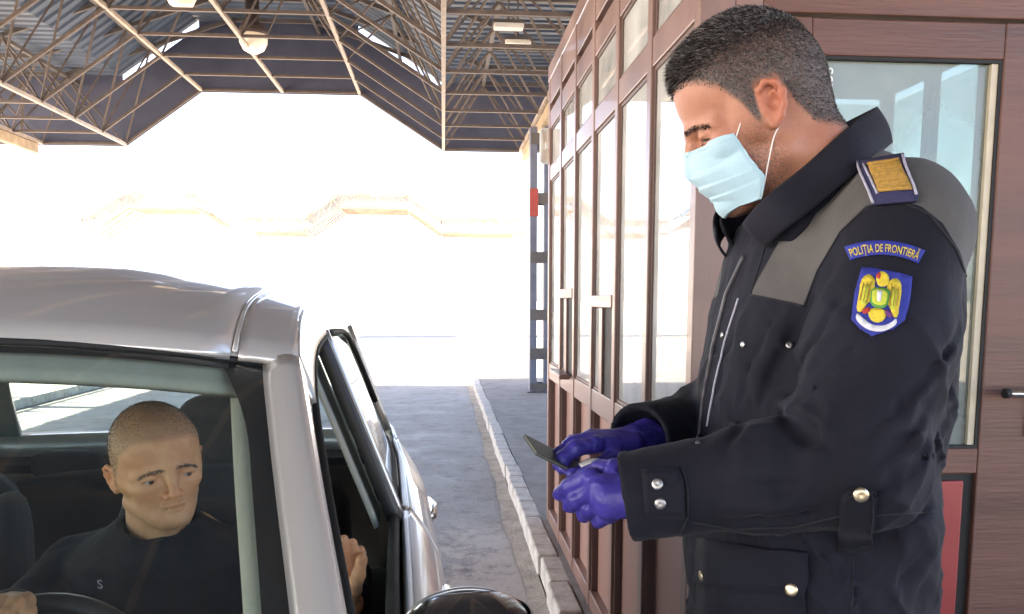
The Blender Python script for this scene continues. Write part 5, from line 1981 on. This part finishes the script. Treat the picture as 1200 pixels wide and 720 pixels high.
dL = (WL - EL) / np.linalg.norm(WL - EL); dR = (WR - ER) / np.linalg.norm(WR - ER)
wl = WL + dL * .030
hand('glove', M['glove_nitrile'], off, wl, [A(716, 578, .935)],
     [[A(692, 560, .935), A(667, 571, .950), A(657, 579, .972), A(664, 579, .992)],
      [A(697, 575, .928), A(676, 585, .942), A(668, 592, .962), A(676, 590, .982)],
      [A(705, 590, .924), A(690, 598, .938), A(684, 603, .956), A(691, 600, .974)],
      [A(715, 602, .922), A(705, 608, .933), A(701, 611, .948), A(706, 607, .964)]],
     [A(722, 552, .935), A(704, 551, .955), A(686, 558, .975), A(670, 567, .990)], cuff=WL - dL * .015, fk=.003)
wr = WR + dR * .025
hand('glove', M['glove_nitrile'], off, wr, [A(715, 521, 1.075)],
     [[A(696, 521, 1.045), A(674, 526, 1.030), A(659, 538, 1.024), A(660, 549, 1.020)],
      [A(693, 516, 1.062), A(671, 520, 1.052), A(656, 532, 1.046), A(655, 545, 1.040)],
      [A(692, 514, 1.080), A(672, 519, 1.075), A(661, 531, 1.070), A(662, 543, 1.062)],
      [A(695, 515, 1.098), A(679, 521, 1.096), A(670, 531, 1.092), A(672, 541, 1.085)]],
     [A(722, 536, 1.050), A(704, 548, 1.030), A(688, 553, 1.015), A(672, 556, 1.008)], cuff=WR - dR * .012)

# the document in his hands
p0, p1 = A(626, 528, 1.002), A(682, 556, 1.03)
a_ = Vector(p1 - p0); la = a_.length; a_.normalize()
b_ = Vector((.10, .95, .10)); b_ = (b_ - a_ * b_.dot(a_)).normalized()
n_ = a_.cross(b_).normalized()
c_ = Vector(p0) + a_ * la * .55 + b_ * .016
dc = thing('document', c_, 'dark grey-green booklet held between the gloved hands', 'document')
MB().obox(c_ + n_ * .0016, a_ * (la * .56), b_ * .026, n_ * .0007).build('cover', M['document_grey'], dc, bevel=.0006)
MB().obox(c_, a_ * (la * .55), b_ * .025, n_ * .0008).build('pages', M['document_edge'], dc)
MB().obox(c_ - n_ * .0016, a_ * (la * .56), b_ * .026, n_ * .0007).build('cover', M['document_grey'], dc, bevel=.0006)
sl_ = A(693, 543, 1.000)
slip = MB().grid(lambda a, b: (sl_[0] - .014 + .028 * a, sl_[1] - .012 + .03 * b, sl_[2] - .004 + .006 * a + .004 * math.sin(a * 3)), 6, 3).build('paper_slip', M['paper'], None, smooth=True, solid=.0006)
tag(slip, 'small white paper slip between the two gloved hands', 'paper')

# ------------------------------------------------------------------ the driver
drv = thing('person', (-.56, 1.75, .30), 'driver in black top behind the windscreen, bald head, hand on the door', 'person')
DO = np.array(at(184, 550, Y=1.70))
def frame_face(O, az, t, roll=0.0):
    f_ = np.array([math.sin(az) * math.cos(t), -math.cos(az) * math.cos(t), -math.sin(t)])
    u_ = np.array([math.sin(az) * math.sin(t), -math.cos(az) * math.sin(t), math.cos(t)])
    l_ = np.cross(u_, f_)
    u2 = u_ * math.cos(roll) + l_ * math.sin(roll)
    return np.array(O), f_, np.cross(u2, f_), u2
DF = frame_face(DO, R(34), R(4), R(-6))
F2 = head_field(.0027, .0046)
dv, dq = F2.mesh()
dv = dv * np.array([1.02, 1.08, 1.0])
dw = DO + 1.03 * (dv[:, :1] * DF[1] + dv[:, 1:2] * DF[2] + dv[:, 2:3] * DF[3])
da = head_attrs(dv); da['hair'] = da['hair'] * .5; da['beard'] = da['beard'] * .15
NB = DO + DF[3] * -.17 + DF[1] * -.05
DSL, DEL, DWL = NB + np.array((.165, .06, -.075)), np.array((-.22, 1.70, .90)), np.array(at(408, 708, Y=1.44))
DSR, DER, DWR = NB + np.array((-.20, .05, -.075)), np.array((-.86, 1.52, .84)), np.array((-.66, 1.24, 1.03))
Bd = Field((-1.05, 1.0, .35), (-.05, 2.0, 1.2), .014)
Bd.loft([(1.02, NB[0], 1.80, .08, .08), (.95, NB[0], 1.82, .16, .10), (.80, NB[0], 1.85, .165, .11), (.60, NB[0], 1.86, .16, .11), (.52, NB[0], 1.85, .15, .11)], .03)
for (S_, E_, W_) in ((DSL, DEL, DWL), (DSR, DER, DWR)):
    Bd.cone(S_, E_, .05, .042, .03); Bd.cone(E_, W_, .04, .03, .02)
for s in (-.1, .1):
    Bd.cone((NB[0] + s, 1.80, .58), (NB[0] + s * 1.3, 1.35, .62), .08, .06, .03); Bd.cone((NB[0] + s * 1.3, 1.35, .62), (NB[0] + s, 1.08, .40), .055, .045, .02)
b2v, b2q = Bd.mesh()
mesh_obj('body', np.concatenate([dw, b2v]), np.concatenate([dq, b2q + len(dw)]), M['skin_driver'], drv, True, {k: np.concatenate([a, np.zeros(len(b2v))]) for k, a in da.items()})
DP = lambda f, l, u: Vector(DO + 1.03 * (1.02 * f * DF[1] + 1.08 * l * DF[2] + u * DF[3]))
for s in (-1, 1):
    eb = DP(.0722, s * .033, .0025)
    MB().lathe(eb, [(.0122 * math.sin(q), .0122 * math.cos(q)) for q in np.linspace(0, math.pi, 12)], 16, axis=DF[1]).build('eyeball', M['eye_white'], drv, smooth=True)
    MB().lathe(eb, [(.01235 * math.sin(q), .01235 * math.cos(q)) for q in np.linspace(0, .48, 5)], 16, axis=tuple(DF[1] + .25 * DF[2])).build('iris', M['iris_brown'], drv, smooth=True)
ev, ef, et = hair_strands(dv * 1.03, dq, DF, 260, lambda p: np.full(len(p), .006), lambda p, n: n * .35 + np.stack([-.3 * np.ones(len(p)), np.sign(p[:, 1]) * .9, .1 * np.ones(len(p))], 1), .0007, lambda p: .3 + 0 * p[:, 0], 6, brow_where)
mesh_obj('eyebrows', ev, ef, M['hair_stubble'], drv, False, {'tone': et})
ev, ef, et = hair_strands(dv * 1.03, dq, DF, 9000, lambda p: np.full(len(p), .0028), lambda p, n: n * .8 + np.array([0, 0, -.2]), .0004, lambda p: .35 + 0 * p[:, 0], 9, o_where)
tag(mesh_obj('hair', ev, ef, M['hair_stubble'], drv, False, {'tone': et}), kind='stuff')
# sweater
Sw = Field((-1.06, 1.02, .46), (-.06, 2.02, 1.16), .007)
Sw.loft([(1.035, NB[0], 1.760, .080, .080), (1.0, NB[0], 1.760, .125, .105), (.955, NB[0], 1.768, .190, .135), (.91, NB[0], 1.785, .205, .150), (.78, NB[0], 1.815, .195, .155), (.60, NB[0], 1.84, .19, .15), (.50, NB[0], 1.84, .18, .14)], .03)
for (S_, E_, W_) in ((DSL, DEL, DWL), (DSR, DER, DWR)):
    Sw.cone(NB + np.array((0, .02, -.04)), S_, .06, .066, .04)
    Sw.cone(S_, E_, .068, .058, .03); Sw.cone(E_, E_ + (W_ - E_) * .88, .058, .044, .02)
Sw.cone(NB + np.array((.004, -.030, .012)), NB + np.array((.008, -.05, .12)), .060, .11, .008, 'sub')
Sw.noise(.006, 13, 31, (1, 1, .6)); Sw.noise(.003, 34, 32)
s2v, s2q = Sw.mesh()
swt = mesh_obj('sweater', s2v, s2q, M['black_knit'], drv, True)
sb = bvh_of(s2v, s2q)
# neckband
nb_pts = []
for k in range(40):
    a = 2 * math.pi * k / 40
    p = Vector(NB + np.array((.005 + .066 * math.sin(a), -.034 - .066 * math.cos(a), .028 - .012 * math.cos(a))))
    h = sb.find_nearest(p)
    nb_pts.append(h[0] + h[1] * .002)
MB().tube(nb_pts, .007, 8, closed=True).build('neckband', M['black_knit'], swt, smooth=True)
# small pale S shaped mark on the chest
tv, tf = text_mesh('S', .028, 'CENTER')
hc = sb.ray_cast(Vector(_c), Vector(ray(118, 684)).normalized())
if hc[0] is not None:
    e1_ = Vector(_rt); e2_ = Vector(_up)
    mv = []
    for p in tv:
        g_ = hc[0] + e1_ * p[0] + e2_ * (p[1] - .01)
        h2 = sb.find_nearest(g_)
        mv.append(h2[0] + h2[1] * .003)
    mesh_obj('chest_mark', mv, tf, M['braid_silver'], swt).modifiers.new('s', 'SOLIDIFY').thickness = .0006
# trousers and shoes
Tr = Field((-1.0, .95, .28), (-.2, 2.0, .76), .011)
for s in (-.1, .1):
    Tr.cone((NB[0] + s, 1.82, .60), (NB[0] + s * 1.3, 1.33, .62), .095, .075, .03); Tr.cone((NB[0] + s * 1.3, 1.33, .62), (NB[0] + s, 1.06, .38), .072, .058, .02)
t2v, t2q = Tr.mesh()
mesh_obj('trousers', t2v, t2q, M['jeans'], drv, True)
for s in (-.1, .1):
    MB().tube([(NB[0] + s, 1.10, .345), (NB[0] + s, 1.0, .335), (NB[0] + s, .90, .33)], [.04, .045, .03], 10).build('shoe', M['leather_black'], drv, smooth=True)


def bare_hand(wrist, palm, fingers, thumb):
    return hand('hand', M['skin_driver'], drv, wrist, palm, fingers, thumb, .0022, None, .98)


# left hand: fingers laid over the window sill, seen between pillar and door
hand('hand', M['skin_driver'], drv, DWL, [A(408, 688, 1.415)],
     [[A(401, 672, 1.405), A(392, 655, 1.395), A(388, 643, 1.385), A(388, 636, 1.380)],
      [A(407, 670, 1.41), A(404, 653, 1.40), A(403, 641, 1.392), A(402, 633, 1.388)],
      [A(413, 671, 1.42), A(414, 655, 1.41), A(414, 644, 1.40), A(413, 637, 1.395)],
      [A(418, 676, 1.43), A(422, 660, 1.42), A(423, 650, 1.41), A(423, 644, 1.405)]],
     [A(415, 690, 1.40), A(420, 673, 1.385), A(424, 655, 1.375)], .0022)
# right hand at the wheel
w3 = DWR
hand('hand', M['skin_driver'], drv, w3, [w3 + np.array((.01, -.03, .02))],
     [[w3 + np.array((-.02 + .018 * k, -.055, .03)), w3 + np.array((-.02 + .018 * k, -.085, .025)), w3 + np.array((-.02 + .018 * k, -.085, -.005)), w3 + np.array((-.02 + .018 * k, -.065, -.02))] for k in range(4)],
     [w3 + np.array((.03, -.02, .02)), w3 + np.array((.045, -.045, .01)), w3 + np.array((.035, -.065, .0))], .003)
